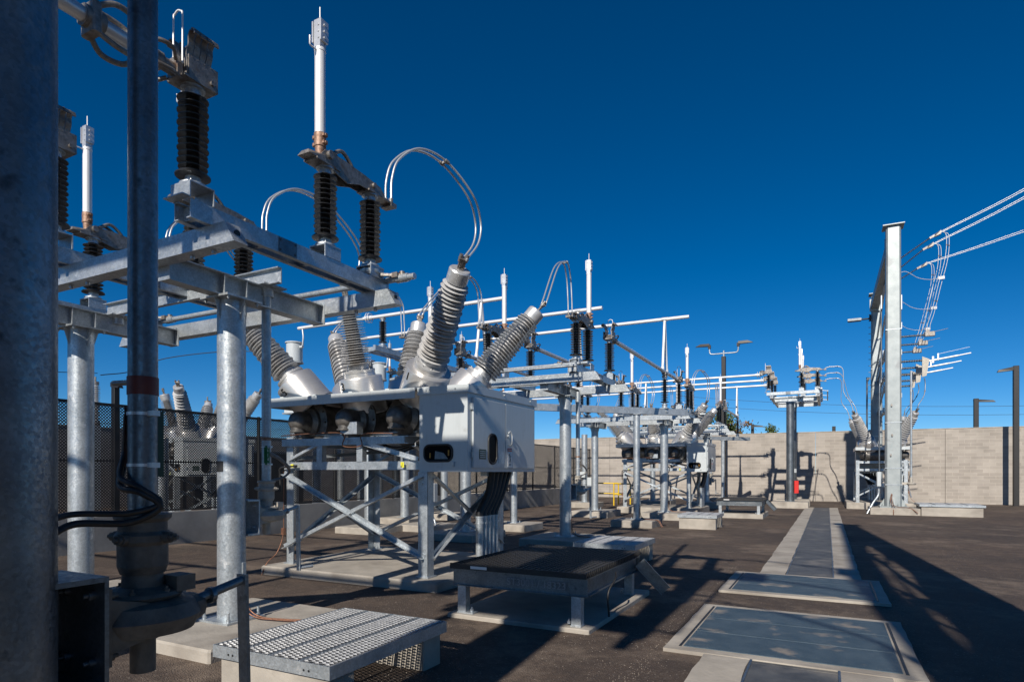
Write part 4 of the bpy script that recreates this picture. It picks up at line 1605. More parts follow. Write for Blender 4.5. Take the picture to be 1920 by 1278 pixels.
# diagonal supports under the drops
def make_diag():
    r = empty('bus_support')
    a, c = Vector((-10.3, 15.45, 3.66)), Vector((-4.35, 21.75, 3.66))
    b = MB()
    b.bar(a, c, 0.15, 0.22)
    d = (c - a).normalized()
    for t in (0.1, 0.9):
        p = a + (c - a) * t
        b.bolt(p + Vector((0.06, -0.06, 0.0)), (0.7, -0.7, 0), 0.05, 0.015)
    b.build('diagonal_beam', 'galv', r)
    for px, py in ((-5.72, 20.28), (-8.75, 17.09)):
        b = MB()
        b.cyl((px, py, 0.02), (px, py, 3.53), 0.11, 28)
        b.box(px - 0.18, px + 0.18, py - 0.18, py + 0.18, 0, 0.02)
        b.box(px - 0.15, px + 0.15, py - 0.15, py + 0.15, 3.53, 3.548)
        for u in (-0.14, 0.14):
            for v in (-0.14, 0.14):
                b.bolt((px + u, py + v, 0.02), r=0.02, h=0.03)
        b.build('post', 'galv', r)
        b = MB()
        b.bbox(px - 0.7, px + 0.7, py - 0.7, py + 0.7, -0.7, -0.001, 0.02)
        b.build('footing', 'concrete', r)
    for px, dy in PH:
        b = MB()
        b.box(px - 0.13, px + 0.13, 16.3 + dy - 0.13, 16.3 + dy + 0.13, 3.772, 3.79)
        b.cyl((px, 16.3 + dy, 3.79), (px, 16.3 + dy, 3.90), 0.09, 16)
        b.build('insulator_base', 'galv', r)
        post_insulator(r, px, 16.3 + dy, 3.90, 0.95, 14)
        b = MB()
        b.cyl((px, 16.3 + dy - 0.14, 4.97), (px, 16.3 + dy + 0.14, 4.97), 0.075, 14)
        b.box(px - 0.07, px + 0.07, 16.3 + dy - 0.1, 16.3 + dy + 0.1, 4.85, 4.90)
        b.build('bus_clamp', 'cast', r)
    ground_lead(r, -5.72, 20.28, 0.11, (0.8, -0.3))
    return r


dg = make_diag()
tag(dg, 'slim round posts under a skewed box beam with black insulators, before the third stand', 'bus support', 'skewed bus supports')
for k, (oy, lb) in enumerate(((19.25, 'skewed box beam on slim posts near the block wall, behind the fourth stand'),
                              (-20.0, 'skewed box beam on slim posts behind the camera, outside the photo'))):
    c = copy_tree(dg)
    c.location = (0, oy, 0)
    tag(c, lb, 'bus support', 'skewed bus supports')

# low tubes running between the switch jaws along y
for bi, (ya, yb_, nm) in enumerate(((15.56, 23.0, 'second'), (35.4, 40.4, 'fourth'), (-0.5, 3.04, 'first'))):
    for k, (px, dy) in enumerate(PH):
        y2 = yb_
        y1 = ya
        pos = ['right hand', 'middle', 'left hand'][k]
        t = empty('bus_tube', (px, y1, 5.035 if bi != 9 else 0))
        tag(t, {0: '%s thick tube running back from the second stand to the third', 1: '%s short tube behind the fourth stand toward the wall',
                2: '%s thick tube leading forward from the first stand, toward the camera'}[bi] % pos, 'bus tube', BUSG)
        b = MB()
        b.cyl((0, 0, 0), (0, y2 - y1, 0), 0.057, 20)
        b.build('tube', 'alu', t)
        if bi == 2:
            b = MB()
            yc = y2 - y1 - 0.38
            b.bbox(-0.09, 0.09, yc - 0.03, yc + 0.04, -0.12, 0.12, 0.015)
            b.cyl((0, yc - 0.06, 0), (0, yc + 0.08, 0), 0.082, 16)
            for s in (1, -1):
                for q in (1, -1):
                    b.path(spline([(0.05 * s, yc + 0.02, 0.10 * q), (0.10 * s, yc + 0.13, 0.16 * q), (0.09 * s, yc + 0.28, 0.15 * q), (0.04 * s, yc + 0.38, 0.07 * q)], 6), 0.022, 8)
            b.build('expansion_connector', 'cast', t)


# high support for the bus left ends and the instrument transformers
def high_support(x, label, first=None):
    r = empty('high_bus_support', (x, 0, 0))
    tag(r, label, 'bus support')
    b = MB()
    for dx in (-0.22, 0.22):
        b.box(dx - 0.05, dx + 0.05, 15.6, 21.9, 5.55, 5.72)
    for y in (15.8, 18.0, 19.4, 21.6):
        b.box(-0.168, 0.168, y - 0.05, y + 0.05, 5.57, 5.70)
    b.build('twin_beam', 'galv', r)
    for y in (17.5, 20.0):
        b = MB()
        b.cyl((0, y, -0.3), (0, y, 5.53), 0.15, 28)
        b.box(-0.3, 0.3, y - 0.2, y + 0.2, 5.53, 5.548)
        b.box(-0.2, 0.2, y - 0.2, y + 0.2, 0.0, 0.02)
        b.build('post', 'galv', r)
        MB().bbox(-0.7, 0.7, y - 0.7, y + 0.7, -0.7, -0.001, 0.02).build('footing', 'concrete', r)
    for px, dy in PH:
        b = MB()
        b.box(-0.28, 0.28, 16.3 + dy - 0.12, 16.3 + dy + 0.12, 5.722, 5.74)
        b.box(-0.1, 0.1, 16.3 + dy - 0.1, 16.3 + dy + 0.1, 5.74, 5.86)
        b.build('insulator_base', 'galv', r)
        post_insulator(r, 0, 16.3 + dy, 5.86, 0.87, 13)
        b = MB()
        b.box(-0.08, 0.08, 16.3 + dy - 0.06, 16.3 + dy + 0.06, 6.73, 6.78)
        b.build('bus_clamp', 'cast', r)
    return r


hb = high_support(-13.3, 'tall support with twin high beams holding the high bus tubes, behind the large breaker')

ITG = 'instrument transformers with pale cylindrical heads'
it = empty('instrument_transformer', (-17.4, 16.3, 0))
b = MB()
b.lathe([(0, 5.62), (0.27, 5.62), (0.29, 5.64), (0.29, 6.28), (0.33, 6.30), (0.33, 6.34), (0, 6.38)], (0, 0, 0), seg=32)
b.lathe([(0, 5.58), (0.32, 5.58), (0.32, 5.62), (0.29, 5.62)], seg=32, sharp=True)
b.cyl((0.27, 0, 6.15), (0.42, 0, 6.15), 0.05, 12)
b.build('head_tank', 'paint', it)
b = MB()
b.lathe(shed_profile(4.55, 5.58, 16, 0.14, 0.22, 0.20, 0.012, 0.008), seg=24, split=True)
b.build('insulator', 'grey_shed', it)
b = MB()
b.bbox(-0.26, 0.26, -0.26, 0.26, 3.75, 4.55, 0.02)
b.build('base_tank', 'paint', it)
b = MB()
b.cyl((0, 0, 0), (0, 0, 3.70), 0.15, 24)
b.box(-0.3, 0.3, -0.3, 0.3, 3.70, 3.75)
b.bbox(-0.6, 0.6, -0.6, 0.6, -0.6, 0.0, 0.02)
b.build('post', 'galv', it)
b = MB()
b.path(spline([(0.40, 0, 6.2), (0.44, 0, 6.5), (0.40, 0, ZB - 0.04)], 5), 0.03, 8)
b.build('riser', 'alu', it)
tag(it, 'instrument transformer with pale drum head, leftmost of the three by the tube ends', 'transformer', ITG)
for k, lb in ((1, 'instrument transformer with pale drum head, middle one, between the bushings numbered 5 and 3'),
              (2, 'instrument transformer with pale drum head, rightmost one, just right of bushing 3')):
    c = copy_tree(it)
    c.location = (-17.4, 16.3 + 2.4 * k, 0)
    tag(c, lb, 'transformer', ITG)


# ------------------------------------------------------------------ gratings and platforms
def make_grating(wx=1.22, wy=1.47):
    r = empty('grating_cover')
    b = MB()
    b.bbox(0.04, wx - 0.04, 0.04, 0.30, -0.4, 0.145, 0.01)
    b.bbox(0.04, wx - 0.04, wy - 0.3, wy - 0.04, -0.4, 0.145, 0.01)
    b.bbox(0.04, 0.34, 0.302, wy - 0.302, -0.4, 0.145, 0.01)
    b.build('curb', 'concrete', r)
    b = MB()
    z0, z1 = 0.15, 0.245
    for a in ((0, wx, 0, 0.008), (0, wx, wy - 0.008, wy), (0, 0.008, 0.008, wy - 0.008), (wx - 0.008, wx, 0.008, wy - 0.008)):
        b.box(a[0], a[1], a[2], a[3], z0, z1)
    for x in (wx * 0.25, wx * 0.5, wx * 0.75):
        b.box(x - 0.012, x - 0.007, 0.008, wy - 0.008, z0, z1 + 0.004)
        b.box(x + 0.007, x + 0.012, 0.008, wy - 0.008, z0, z1 + 0.004)
    b.mi = 1
    for x in (wx * 0.15, wx * 0.19, wx * 0.8, wx * 0.84):
        b.cyl((x, -0.001, z0 + 0.04), (x, -0.004, z0 + 0.04), 0.009, 8)
    b.build('edge_frame', ['galv', 'black'], r)
    b = MB()
    # serrated lozenge tread: rows of small raised diamonds
    px_, py_ = 0.0508, 0.040
    nx, ny = int((wx - 0.03) / px_), int((wy - 0.03) / py_)
    for i in range(nx):
        for j in range(ny):
            cx = 0.02 + px_ * (i + 0.5)
            cy = 0.02 + py_ * (j + 0.5) + (py_ / 2 if i % 2 else 0)
            if cy > wy - 0.03 or min(abs(cx - wx * q / 4) for q in range(5)) < 0.022:
                continue
            a_, c_ = 0.0225, 0.0165
            z = z1 - 0.004
            o_ = [(cx - a_, cy, z), (cx, cy - c_, z + 0.003), (cx + a_, cy, z), (cx, cy + c_, z + 0.003)]
            i_ = [(cx - a_ * 0.55, cy, z + 0.011), (cx, cy - c_ * 0.5, z + 0.010), (cx + a_ * 0.55, cy, z + 0.011), (cx, cy + c_ * 0.5, z + 0.010)]
            b.add(o_ + i_, [(0, 1, 5, 4), (1, 2, 6, 5), (2, 3, 7, 6), (3, 0, 4, 7), (4, 5, 6, 7)])
    for i in range(nx + 1):
        x = 0.02 + px_ * i
        b.box(x - 0.004, x + 0.004, 0.01, wy - 0.01, z1 - 0.05, z1 - 0.006)
    b.build('tread', M['tread'], r)
    return r


M['tread'] = mat('grating_metal', (0.40, 0.41, 0.42), 0.30, 0.5, (0.62, 0.63, 0.64), 30, 4, rvar=0.06)
GG = 'raised galvanised grating covers'
g1 = make_grating()
g1.location = (-4.29, 3.19, 0.0)
tag(g1, 'raised grating cover nearest the camera, glinting in front of the first stand', 'grating', GG)
for (x, y, z, rz, lb) in ((-4.35, 11.0, 0, 0, 'raised grating cover just behind the black topped platform, foot of the second stand'),
                      (-4.3, 20.0, -0.02, 0, 'small looking grating cover in the middle distance, left of the low black platform'),
                      (3.55, 31.6, -0.05, 0, 'wide pale grating cover beside the base of the tall square column')):
    c = copy_tree(g1)
    c.location = (x, y, z)
    if x > 0:
        c.scale = (1.9, 1.3, 1)
    tag(c, lb, 'grating', GG)


def make_platform():
    r = empty('work_platform')
    X, Y = 1.72, 2.15
    b = MB()
    b.bbox(-0.03, X + 0.05, -0.05, Y + 0.30, -0.6, -0.09, 0.01)
    b.build('slab', 'concrete', r)
    b = MB()
    zt = 0.44
    for (p, q) in (((0, 0.05), (X, 0.05)), ((0, Y - 0.05), (X, Y - 0.05))):
        b.ibeam((p[0], p[1], zt - 0.10), (q[0], q[1], zt - 0.10), 0.10, 0.20, 0.008)
    for x in (0.04, X - 0.04):
        b.chan((x, 0.10, zt - 0.10), (x, Y - 0.10, zt - 0.10), 0.05, 0.196, 0.008, side=1 if x > 1 else -1)
    b.ibeam((X / 2, 0.12, zt - 0.08), (X / 2, Y - 0.12, zt - 0.08), 0.08, 0.12, 0.008)
    b.build('frame', 'galv_dull', r)
    for x in (0.14, X - 0.12):
        for y in (0.06, Y - 0.12):
            b = MB()
            b.box(x - 0.055, x + 0.055, y - 0.05, y + 0.05, -0.07, zt - 0.202)
            b.box(x - 0.06, x + 0.16 if x < 1 else x + 0.06, y - 0.06, y + 0.06, -0.088, -0.07)
            b.bolt((x + (0.11 if x < 1 else -0.1), y, -0.07), r=0.025, h=0.03)
            b.build('leg', 'galv', r)
    b = MB()
    z0, z1 = zt + 0.002, zt + 0.065
    n = 26
    for i in range(n + 1):
        x = 0.01 + (X - 0.03) * i / n
        b.box(x, x + 0.011, 0.0, Y, z0, z1)
    m_ = 33
    for i in range(m_ + 1):
        y = 0.0 + (Y - 0.011) * i / m_
        b.box(0.0, X, y, y + 0.011, z0 + 0.002, z1 - 0.002)
    b.box(-0.008, X + 0.008, -0.02, 0.0, z0 - 0.001, z1 + 0.001)
    b.build('grating_deck', 'frp', r)
    b = MB()
    b.box(0.28, 0.50, -0.024, -0.021, z0 + 0.012, z0 + 0.045)
    b.build('maker_label', 'white', r)
    text('chalk_writing', 'ST3001 / 18323', 0.115, 'chalk', r, (1.12, 0.001, zt - 0.10), (R(90), 0, 0), 0.0006)
    # sloping side bracket at the far right
    b = MB()
    b.chan((X + 0.02, Y - 0.1, zt - 0.08), (X + 0.35, Y + 0.0, -0.02), 0.07, 0.16, 0.008)
    b.build('side_brace', 'galv_dull', r)
    b = MB()
    b.path(spline([(X + 0.05, 0.9, zt - 0.05), (X + 0.09, 0.75, zt - 0.1), (X + 0.05, 0.6, zt - 0.25), (X + 0.06, 0.6, -0.08)], 6), 0.012, 6)
    b.build('earth_lead', 'black', r)
    return r


p1 = make_platform()
p1.location = (-4.03, 6.22, 0)
tag(p1, 'low steel platform with black grating deck and chalked number, right of the large breaker', 'platform', 'black decked work platforms')
p2 = copy_tree(p1)
p2.location = (-4.03, 26.1, 0)
tag(p2, 'low steel platform with black deck far back beside the distant breaker', 'platform', 'black decked work platforms')

# ------------------------------------------------------------------ dead end tower and everything on it
def column(px, py, h_, r, top=True):
    b = MB()
    a0, a1 = 0.32, 0.285
    ch = 0.07
    ring = lambda a, z: [(px + x, py + y, z) for x, y in ((-a + ch, -a), (a - ch, -a), (a, -a + ch), (a, a - ch), (a - ch, a), (-a + ch, a), (-a, a - ch), (-a, -a + ch))]
    vs = ring(a0, 0.04) + ring(a1, h_)
    b.add(vs, [tuple(range(7, -1, -1)), tuple(range(8, 16))] + [(i, (i + 1) % 8, 8 + (i + 1) % 8, 8 + i) for i in range(8)])
    b.box(px - 0.55, px + 0.55, py - 0.55, py + 0.55, 0, 0.05)
    b.box(px - 0.42, px + 0.42, py - 0.42, py + 0.42, h_, h_ + 0.04)
    for x in (-0.45, -0.15, 0.15, 0.45):
        for s in (-0.47, 0.47):
            b.bolt((px + x, py + s, 0.05), r=0.04, h=0.06)
    for dx, dy in ((1, 0), (-1, 0), (0, 1), (0, -1)):
        n = Vector((-dy, dx, 0)) * 0.012
        A = Vector((px + dx * 0.31, py + dy * 0.31, 0.05))
        B = Vector((px + dx * 0.53, py + dy * 0.53, 0.05))
        C_ = Vector((px + dx * 0.31, py + dy * 0.31, 0.45))
        b.add([A - n, B - n, C_ - n, A + n, B + n, C_ + n], [(0, 1, 2), (5, 4, 3), (0, 3, 4, 1), (1, 4, 5, 2), (2, 5, 3, 0)])
    b.build('column', 'galv_pale', r)
    b = MB()
    for z in (1.0, 1.75, 3.8, 8.0):
        a = 0.322 - 0.0028 * z
        b.box(px - a - 0.01, px + a + 0.01, py - a - 0.01, py + a + 0.01, z, z + 0.035)
    b.build('column_band', 'galv', r)
    b = MB()
    b.bbox(px - 0.95, px + 0.95, py - 0.95, py + 0.95, -0.8, -0.001, 0.03)
    b.build('footing', 'concrete', r)


M['galv_pale'] = mat('pale_galvanised_column', (0.27, 0.305, 0.315), 0.5, 0.4, (0.35, 0.385, 0.39), 2.5, 8, 0.1, 20, dirt=(0.26, 0.28, 0.29), dscale=1.2, dlo=0.60, dhi=0.66)


def make_tower(detail=True):
    r = empty('line_tower')
    column(2.66, 32.65, 12.7, r)
    column(2.75, 44.6, 12.7, r)
    b = MB()
    b.box(2.42, 2.86, 33.0, 44.3, 11.75, 12.2)
    for y in (33.06, 44.2):
        b.box(2.36, 2.92, y - 0.05, y + 0.02, 11.6, 12.35)
    b.build('top_beam', 'galv_pale', r)
    for z, hh in ((8.15, 0.28), (6.95, 0.24), (6.3, 0.24), (5.0, 0.2)):
        b = MB()
        b.box(2.84, 3.04, 33.0, 44.3, z, z + hh)
        for y in (34.8, 35.9, 38.2, 40.5, 42.3):
            b.box(2.80, 3.08, y - 0.06, y + 0.06, z - 0.05, z + hh + 0.05)
        b.build('cross_beam', 'galv', r)
    b = MB()
    for z0_, z1_ in ((5.2, 6.3), (7.2, 8.2), (8.4, 10.0), (10.0, 11.7)):
        b.bar((2.70, 33.1, z0_), (2.78, 38.5, z1_), 0.09, 0.09)
        b.bar((2.78, 38.5, z1_), (2.78, 44.2, z0_), 0.09, 0.09)
    b.build('brace', 'galv', r)
    b = MB()
    # climbing rungs and cable riser on the rear column
    for z in [3 + 0.4 * k for k in range(22)]:
        b.box(2.3, 2.42, 44.2, 44.26, z, z + 0.03)
    b.build('climbing_rung', 'galv_dull', r)
    b = MB()
    b.path(spline([(2.22, 44.3, 0.1), (2.22, 44.3, 6.9), (2.26, 44.3, 7.3), (2.36, 44.3, 7.5)], 6), 0.05, 8)
    b.build('cable_riser', 'galv_dull', r)
    b = MB()
    b.path(spline([(2.12, 32.5, 0.3), (2.12, 32.5, 5.2), (2.2, 32.6, 5.9), (2.2, 32.6, 8.9)], 6), 0.035, 8)
    b.build('cable_riser', 'galv_dull', r)
    b = MB()
    b.bbox(2.0, 2.16, 32.1, 32.45, 0.95, 1.6, 0.02)
    b.build('junction_box', 'paint', r)
    b = MB()
    b.path(spline([(2.08, 32.3, 0.95), (2.06, 32.3, 0.55), (1.85, 32.15, 0.2), (1.6, 32.0, -0.3)], 6), 0.045, 8)
    b.build('conduit', 'galv', r)
    b = MB()
    b.path(spline([(2.6, 32.26, 0.6), (2.58, 32.2, 0.35), (2.7, 32.0, 0.06), (3.2, 31.75, 0.02), (3.5, 31.6, -0.2)], 6), 0.016, 6)
    b.path(spline([(2.57, 32.26, 0.62), (2.52, 32.18, 0.3), (2.6, 31.9, 0.03), (2.6, 31.68, -0.1), (2.6, 31.66, -0.4)], 6), 0.016, 6)
    b.build('earth_lead', 'copper', r)
    b = MB()
    for z, x in ((4.55, 2.58), (3.2, 2.6), (2.3, 2.55)):
        b.box(x - 0.03, x + 0.03, 32.27, 32.30, z, z + 0.10)
    b.build('step_bolt', 'cast', r)
    b = MB()
    b.box(2.17, 2.21, 32.35, 32.6, 9.0, 9.6)
    b.box(2.905, 2.99, 32.45, 32.7, 8.9, 9.55)
    b.build('small_box', 'galv', r)
    # horizontal operating pipe at the front
    return r


tw = make_tower()
tag(tw, 'tall pale square column joined by a high beam to its twin behind', 'line tower')
fl = empty('flood_light', (2.45, 44.15, 11.1))
b = MB()
b.box(-1.3, -0.55, -0.2, 0.2, -0.02, 0.12)
b.box(-1.25, -0.6, -0.16, 0.16, -0.04, -0.02)
b.build('lamp_head', 'galv_dull', fl)
b = MB()
b.cyl((-0.6, 0, 0.05), (-0.1, 0, 0.05), 0.05, 10)
b.box(-0.12, 0.0, -0.12, 0.12, -0.1, 0.25)
b.build('arm', 'bronze', fl)
tag(fl, 'flood light on a short arm, jutting left from the rear column of the tower', 'flood light')

LY = [35.9, 38.25, 40.6]
WH = ['front', 'middle', 'rear']


def long_rod(b, p, q, n, rb=0.055, rc=0.018):
    p, q = Vector(p), Vector(q)
    L = (q - p).length
    pr = [(0, 0), (rc, 0)]
    s = L / n
    for i in range(n):
        z = s * (i + 0.5)
        pr += [(rc, z - s * 0.25), (rb, z - 0.004), (rb, z + 0.004), (rc, z + s * 0.25)]
    pr += [(rc, L), (0, L)]
    b.lathe(pr, p, (q - p), 12)


for k, y in enumerate(LY):
    # strain string and line conductors
    r = empty('strain_insulator', (2.9, y, 12.0))
    tag(r, '%s black strain insulator string slanting up from the high beam of the tower' % WH[k], 'insulator', 'strain insulator strings')
    e = Vector((1.55, 0, [1.0, 1.2, 0.9][k]))
    b = MB()
    long_rod(b, (0.1, 0, 0.05), e, 24)
    b.build('polymer_rod', 'black_shed', r)
    b = MB()
    b.bar(e, e + Vector((0.4, 0, 0.2)), 0.05, 0.10)
    b.build('yoke', 'cast', r)
    b = MB()
    b.hexa([(e.x + 0.2, -0.1, e.z + 0.02), (e.x + 0.45, -0.1, e.z + 0.12), (e.x + 0.45, 0.1, e.z + 0.12), (e.x + 0.2, 0.1, e.z + 0.02),
            (e.x + 0.2, -0.03, e.z + 0.15), (e.x + 0.45, -0.1, e.z + 0.3), (e.x + 0.45, 0.1, e.z + 0.3), (e.x + 0.2, 0.03, e.z + 0.15)])
    b.build('dead_end_clamp', 'cast', r)
    ln = empty('line_conductor', (2.9 + e.x + 0.45, y, 12.0 + e.z + 0.22))
    tag(ln, 'pair of bright line conductors rising to the upper right from the %s string' % WH[k], 'conductor', 'overhead line conductors')
    for s in (1, -1):
        m_ = [1.0, 1.0, 0.55][k]
        pts = [(0, 0.1 * s, 0), (3.2, 0.18 * s, 1.4 * m_), (8, 0.2 * s, 3.9 * m_), (20, 0.2 * s, 11.2 * m_), (40, 0.2 * s, 25 * m_)]
        MB().path(spline(pts, 6), 0.015, 6).build('conductor', 'cable_bright', ln)
    # jumper down to the standoff
    a = Vector((2.9 + e.x + 0.5, y, 12.0 + e.z + 0.25))
    c = Vector((4.42, y, 8.55))
    jumper([a, a + Vector((0.22, 0, -0.25)), a + Vector((0.18, 0, -1.3)), a + Vector((-0.1, 0, -2.6)), c + Vector((0.18, 0, 0.9)), c + Vector((0, 0, 0.25)), c],
           'bright conductor pair hanging from the %s string down to the standoff on the tower' % WH[k], sep=0.11, r_=0.013, axis=Vector((0.6, 0.8, 0)), spacers=(0.25, 0.6))
    # standoff insulator with clamp block
    r = empty('standoff_insulator', (3.04, y, 8.3))
    tag(r, '%s horizontal standoff insulator with pale clamp block, on the tower' % ['uppermost', 'middle', 'lowest'][k], 'insulator', 'horizontal standoff insulators')
    b = MB()
    long_rod(b, (0, 0, 0), (1.2, 0, 0.0), 22, 0.075, 0.03)
    b.build('polymer_rod', 'black_shed', r)
    b = MB()
    b.bbox(1.2, 1.62, -0.12, 0.12, -0.08, 0.14, 0.02)
    b.cyl((1.6, 0, 0.12), (2.15, 0, 0.22), 0.012, 6)
    b.box(1.25, 1.4, -0.05, 0.05, 0.14, 0.24)
    b.build('clamp_block', 'cast', r)
    # side mounted switch: two insulators, end plate, open blade
    r = empty('side_switch', (3.04, y, 6.4))
    tag(r, '%s side mounted switch on the tower, its long blade pointing right' % ['uppermost', 'middle', 'lowest'][k], 'disconnect switch', 'side mounted switches on the tower')
    for z in (0.66, 0.0):
        b = MB()
        long_rod(b, (0, 0, z), (1.1, 0, z), 16, 0.085, 0.035)
        b.build('insulator', 'black_shed', r)
    b = MB()
    b.hexa([(1.1, -0.05, -0.15), (1.28, -0.05, -0.1), (1.28, 0.05, -0.1), (1.1, 0.05, -0.15), (1.1, -0.05, 0.85), (1.4, -0.05, 0.7), (1.4, 0.05, 0.7), (1.1, 0.05, 0.85)])
    b.build('end_plate', 'gearpaint', r)
    b = MB()
    b.cyl((1.2, 0, 0.58), (2.55, 0, 0.78), 0.045, 12)
    b.cyl((2.55, 0, 0.78), (3.05, 0, 0.86), 0.03, 10)
    b.box(1.5, 1.58, -0.06, 0.06, 0.5, 0.82)
    b.cyl((1.75, 0, 0.92), (3.0, 0, 1.15), 0.008, 6)
    b.box(1.72, 1.78, -0.03, 0.03, 0.62, 0.95)
    b.build('blade', 'alu_bright', r)
    # lead to breaker
    e2 = tip(br3, k, 0)
    s_ = Vector((3.04 + 1.2, y, 6.2))
    MBj = jumper([s_, s_ + Vector((0.03, 0, -0.35)), (s_ + e2) / 2 + Vector((0.12, 0, -0.1)), e2 + Vector((0.05, 0, 0.25)), e2],
                 'short dark lead from the %s side switch down to the breaker behind the column' % WH[k], m='cable_dark', axis=Vector((0, 1, 0)), spacers=(0.4,))

b = MB()
op = empty('switch_operator', (3.3, 33.3, 0))
tag(op, 'slim vertical pipe with a round gearbox right of the tall square column', 'operating rod')
b.cyl((0.12, 0, 1.35), (0.12, 0, 6.2), 0.045, 12)
b.build('rod', 'galv', op)
b = MB()
b.lathe([(0, 0), (0.16, 0.0), (0.2, 0.05), (0.16, 0.1), (0.07, 0.12), (0.07, 0.35), (0, 0.35)], (0.12, 0, 1.0), seg=20)
b.box(-0.45, 0.1, -0.05, 0.05, 1.0, 1.12)
b.build('gearbox', 'gearpaint', op)

# a second tower to the right and behind, out of frame
tw2 = copy_tree(tw)
tw2.location = (-0.30, -40.9, 0)
tag(tw2, 'tall square columns outside the frame to the right, throwing the long shadow over the asphalt', 'line tower')

# added column out of view, placed to shade the nearest post
bk = empty('shade_column', (0, 0, 0))
column(-2.02, -3.4, 9.5, bk)
b = MB()
b.box(-4.4, 0.4, -3.55, -3.25, 8.6, 8.95)
b.build('arm', 'galv_pale', bk)
tag(bk, 'square column behind the camera whose shade lies across the huge dark post', 'column')


# ------------------------------------------------------------------ lamps
def lamp(name_label, x, y, h_, arm, box_=0.17, double=False, z0=-0.4):
    r = empty('lamp_post', (x, y, 0))
    tag(r, name_label, 'lamp post', 'dark yard lamp posts')
    b = MB()
    b.bbox(-box_, box_, -box_, box_, z0, h_, 0.02)
    b.build('pole', 'bronze', r)
    if double:
        b = MB()
        b.path(spline([(-0.95, 0.0, h_ + 0.62), (-0.92, 0, h_ + 0.32), (-0.75, 0, h_ + 0.22), (0, 0, h_ + 0.22), (0.75, 0, h_ + 0.22), (0.92, 0, h_ + 0.32), (0.95, 0, h_ + 0.62)], 6), 0.045, 8)
        b.cyl((0, 0, h_), (0, 0, h_ + 0.4), 0.06, 10)
        b.build('cross_arm', 'galv', r)
        for s in (-1, 1):
            b = MB()
            cx = 0.95 * s
            b.box(cx - 0.09, cx + 0.09, -0.1, 0.1, h_ + 0.62, h_ + 0.86)
            b.hexa([(cx, -0.16, h_ + 0.78), (cx + 0.95 * s, -0.08, h_ + 0.80), (cx + 0.95 * s, 0.08, h_ + 0.80), (cx, 0.16, h_ + 0.78),
                    (cx, -0.12, h_ + 0.95), (cx + 0.6 * s, -0.08, h_ + 0.97), (cx + 0.6 * s, 0.08, h_ + 0.97), (cx, 0.12, h_ + 0.95)])
            b.build('lamp_head', 'bronze', r)
    else:
        b = MB()
        b.hexa([(-box_, -0.15, h_ - 0.25), (-box_ + arm, -0.12, h_ - 0.32), (-box_ + arm, 0.12, h_ - 0.32), (-box_, 0.15, h_ - 0.25),
                (-box_, -0.15, h_ - 0.05), (-box_ + arm * 0.9, -0.1, h_ - 0.18), (-box_ + arm * 0.9, 0.1, h_ - 0.18), (-box_, 0.15, h_ - 0.05)])
        b.build('lamp_head', 'bronze', r)
    return r


lamp('tall dark lamp post with two heads on a cross arm, standing by the block wall', -6.35, 44.2, 9.55, 0, 0.14, True)
lamp('dark lamp post at the right edge of the photo, head pointing left', 9.75, 45.0, 7.75, -0.75, 0.135)
lamp('lamp post rising beyond the block wall, between column and right edge', 10.5, 60.0, 7.4, 1.4, 0.16)
lamp('small lamp post beyond the wall, just right of the double headed lamp', -6.7, 66.0, 6.4, 1.2, 0.14)
lamp('tiny lamp post top beyond the wall, left of the pale column', 0.6, 70.0, 6.2, 0.3, 0.16)
lamp('dark pole with a small cap beyond the mesh fence at left', -27.3, 15.6, 5.5, 0.5, 0.12)


# ------------------------------------------------------------------ yellow rails and small posts in the distance
def rail(x, y, rz, lb):
    r = empty('safety_rail', (x, y, gz(y)), rz)
    tag(r, lb, 'safety rail', 'yellow safety rails')
    b = MB()
    for xx in (0.0, 1.3):
        b.cyl((xx, 0, 0), (xx, 0, 1.25), 0.04, 10)
    b.build('upright', 'yellow', r)
    b = MB()
    b.cyl((0, 0, 1.25), (1.3, 0, 1.25), 0.04, 10)
    b.cyl((0, 0, 0.65), (1.3, 0, 0.65), 0.035, 10)
    b.build('rail_bar', 'yellow', r)


rail(-12.2, 34.6, 0.2, 'yellow safety rail left of the distant breaker legs')
rail(-10.8, 33.6, -0.5, 'yellow safety rail seen through the legs of the distant breaker')

pst = empty('pipe_post', (-11.6, 31.0, 0))
tag(pst, 'bright round post with grey boxes beside the yellow rail', 'post')
b = MB()
b.cyl((0, 0, 0), (0, 0, 3.6), 0.16, 24)
b.box(-0.25, 0.25, -0.25, 0.25, -0.02, 0.0)
for z in (0.95, 1.25, 2.6):
    b.cyl((0, 0, z), (0, 0, z + 0.04), 0.18, 20)
b.build('pipe', 'galv', pst)
b = MB()
b.bbox(0.25, 0.65, -0.3, -0.1, 0.8, 1.3, 0.02)
b.bbox(-0.2, 0.14, -0.32, -0.16, 1.3, 1.6, 0.02)
b.build('control_box', 'paint', pst)
MB().bbox(-0.8, 0.8, -0.8, 0.8, -0.7, -0.022, 0.02).build('footing', 'concrete', pst)


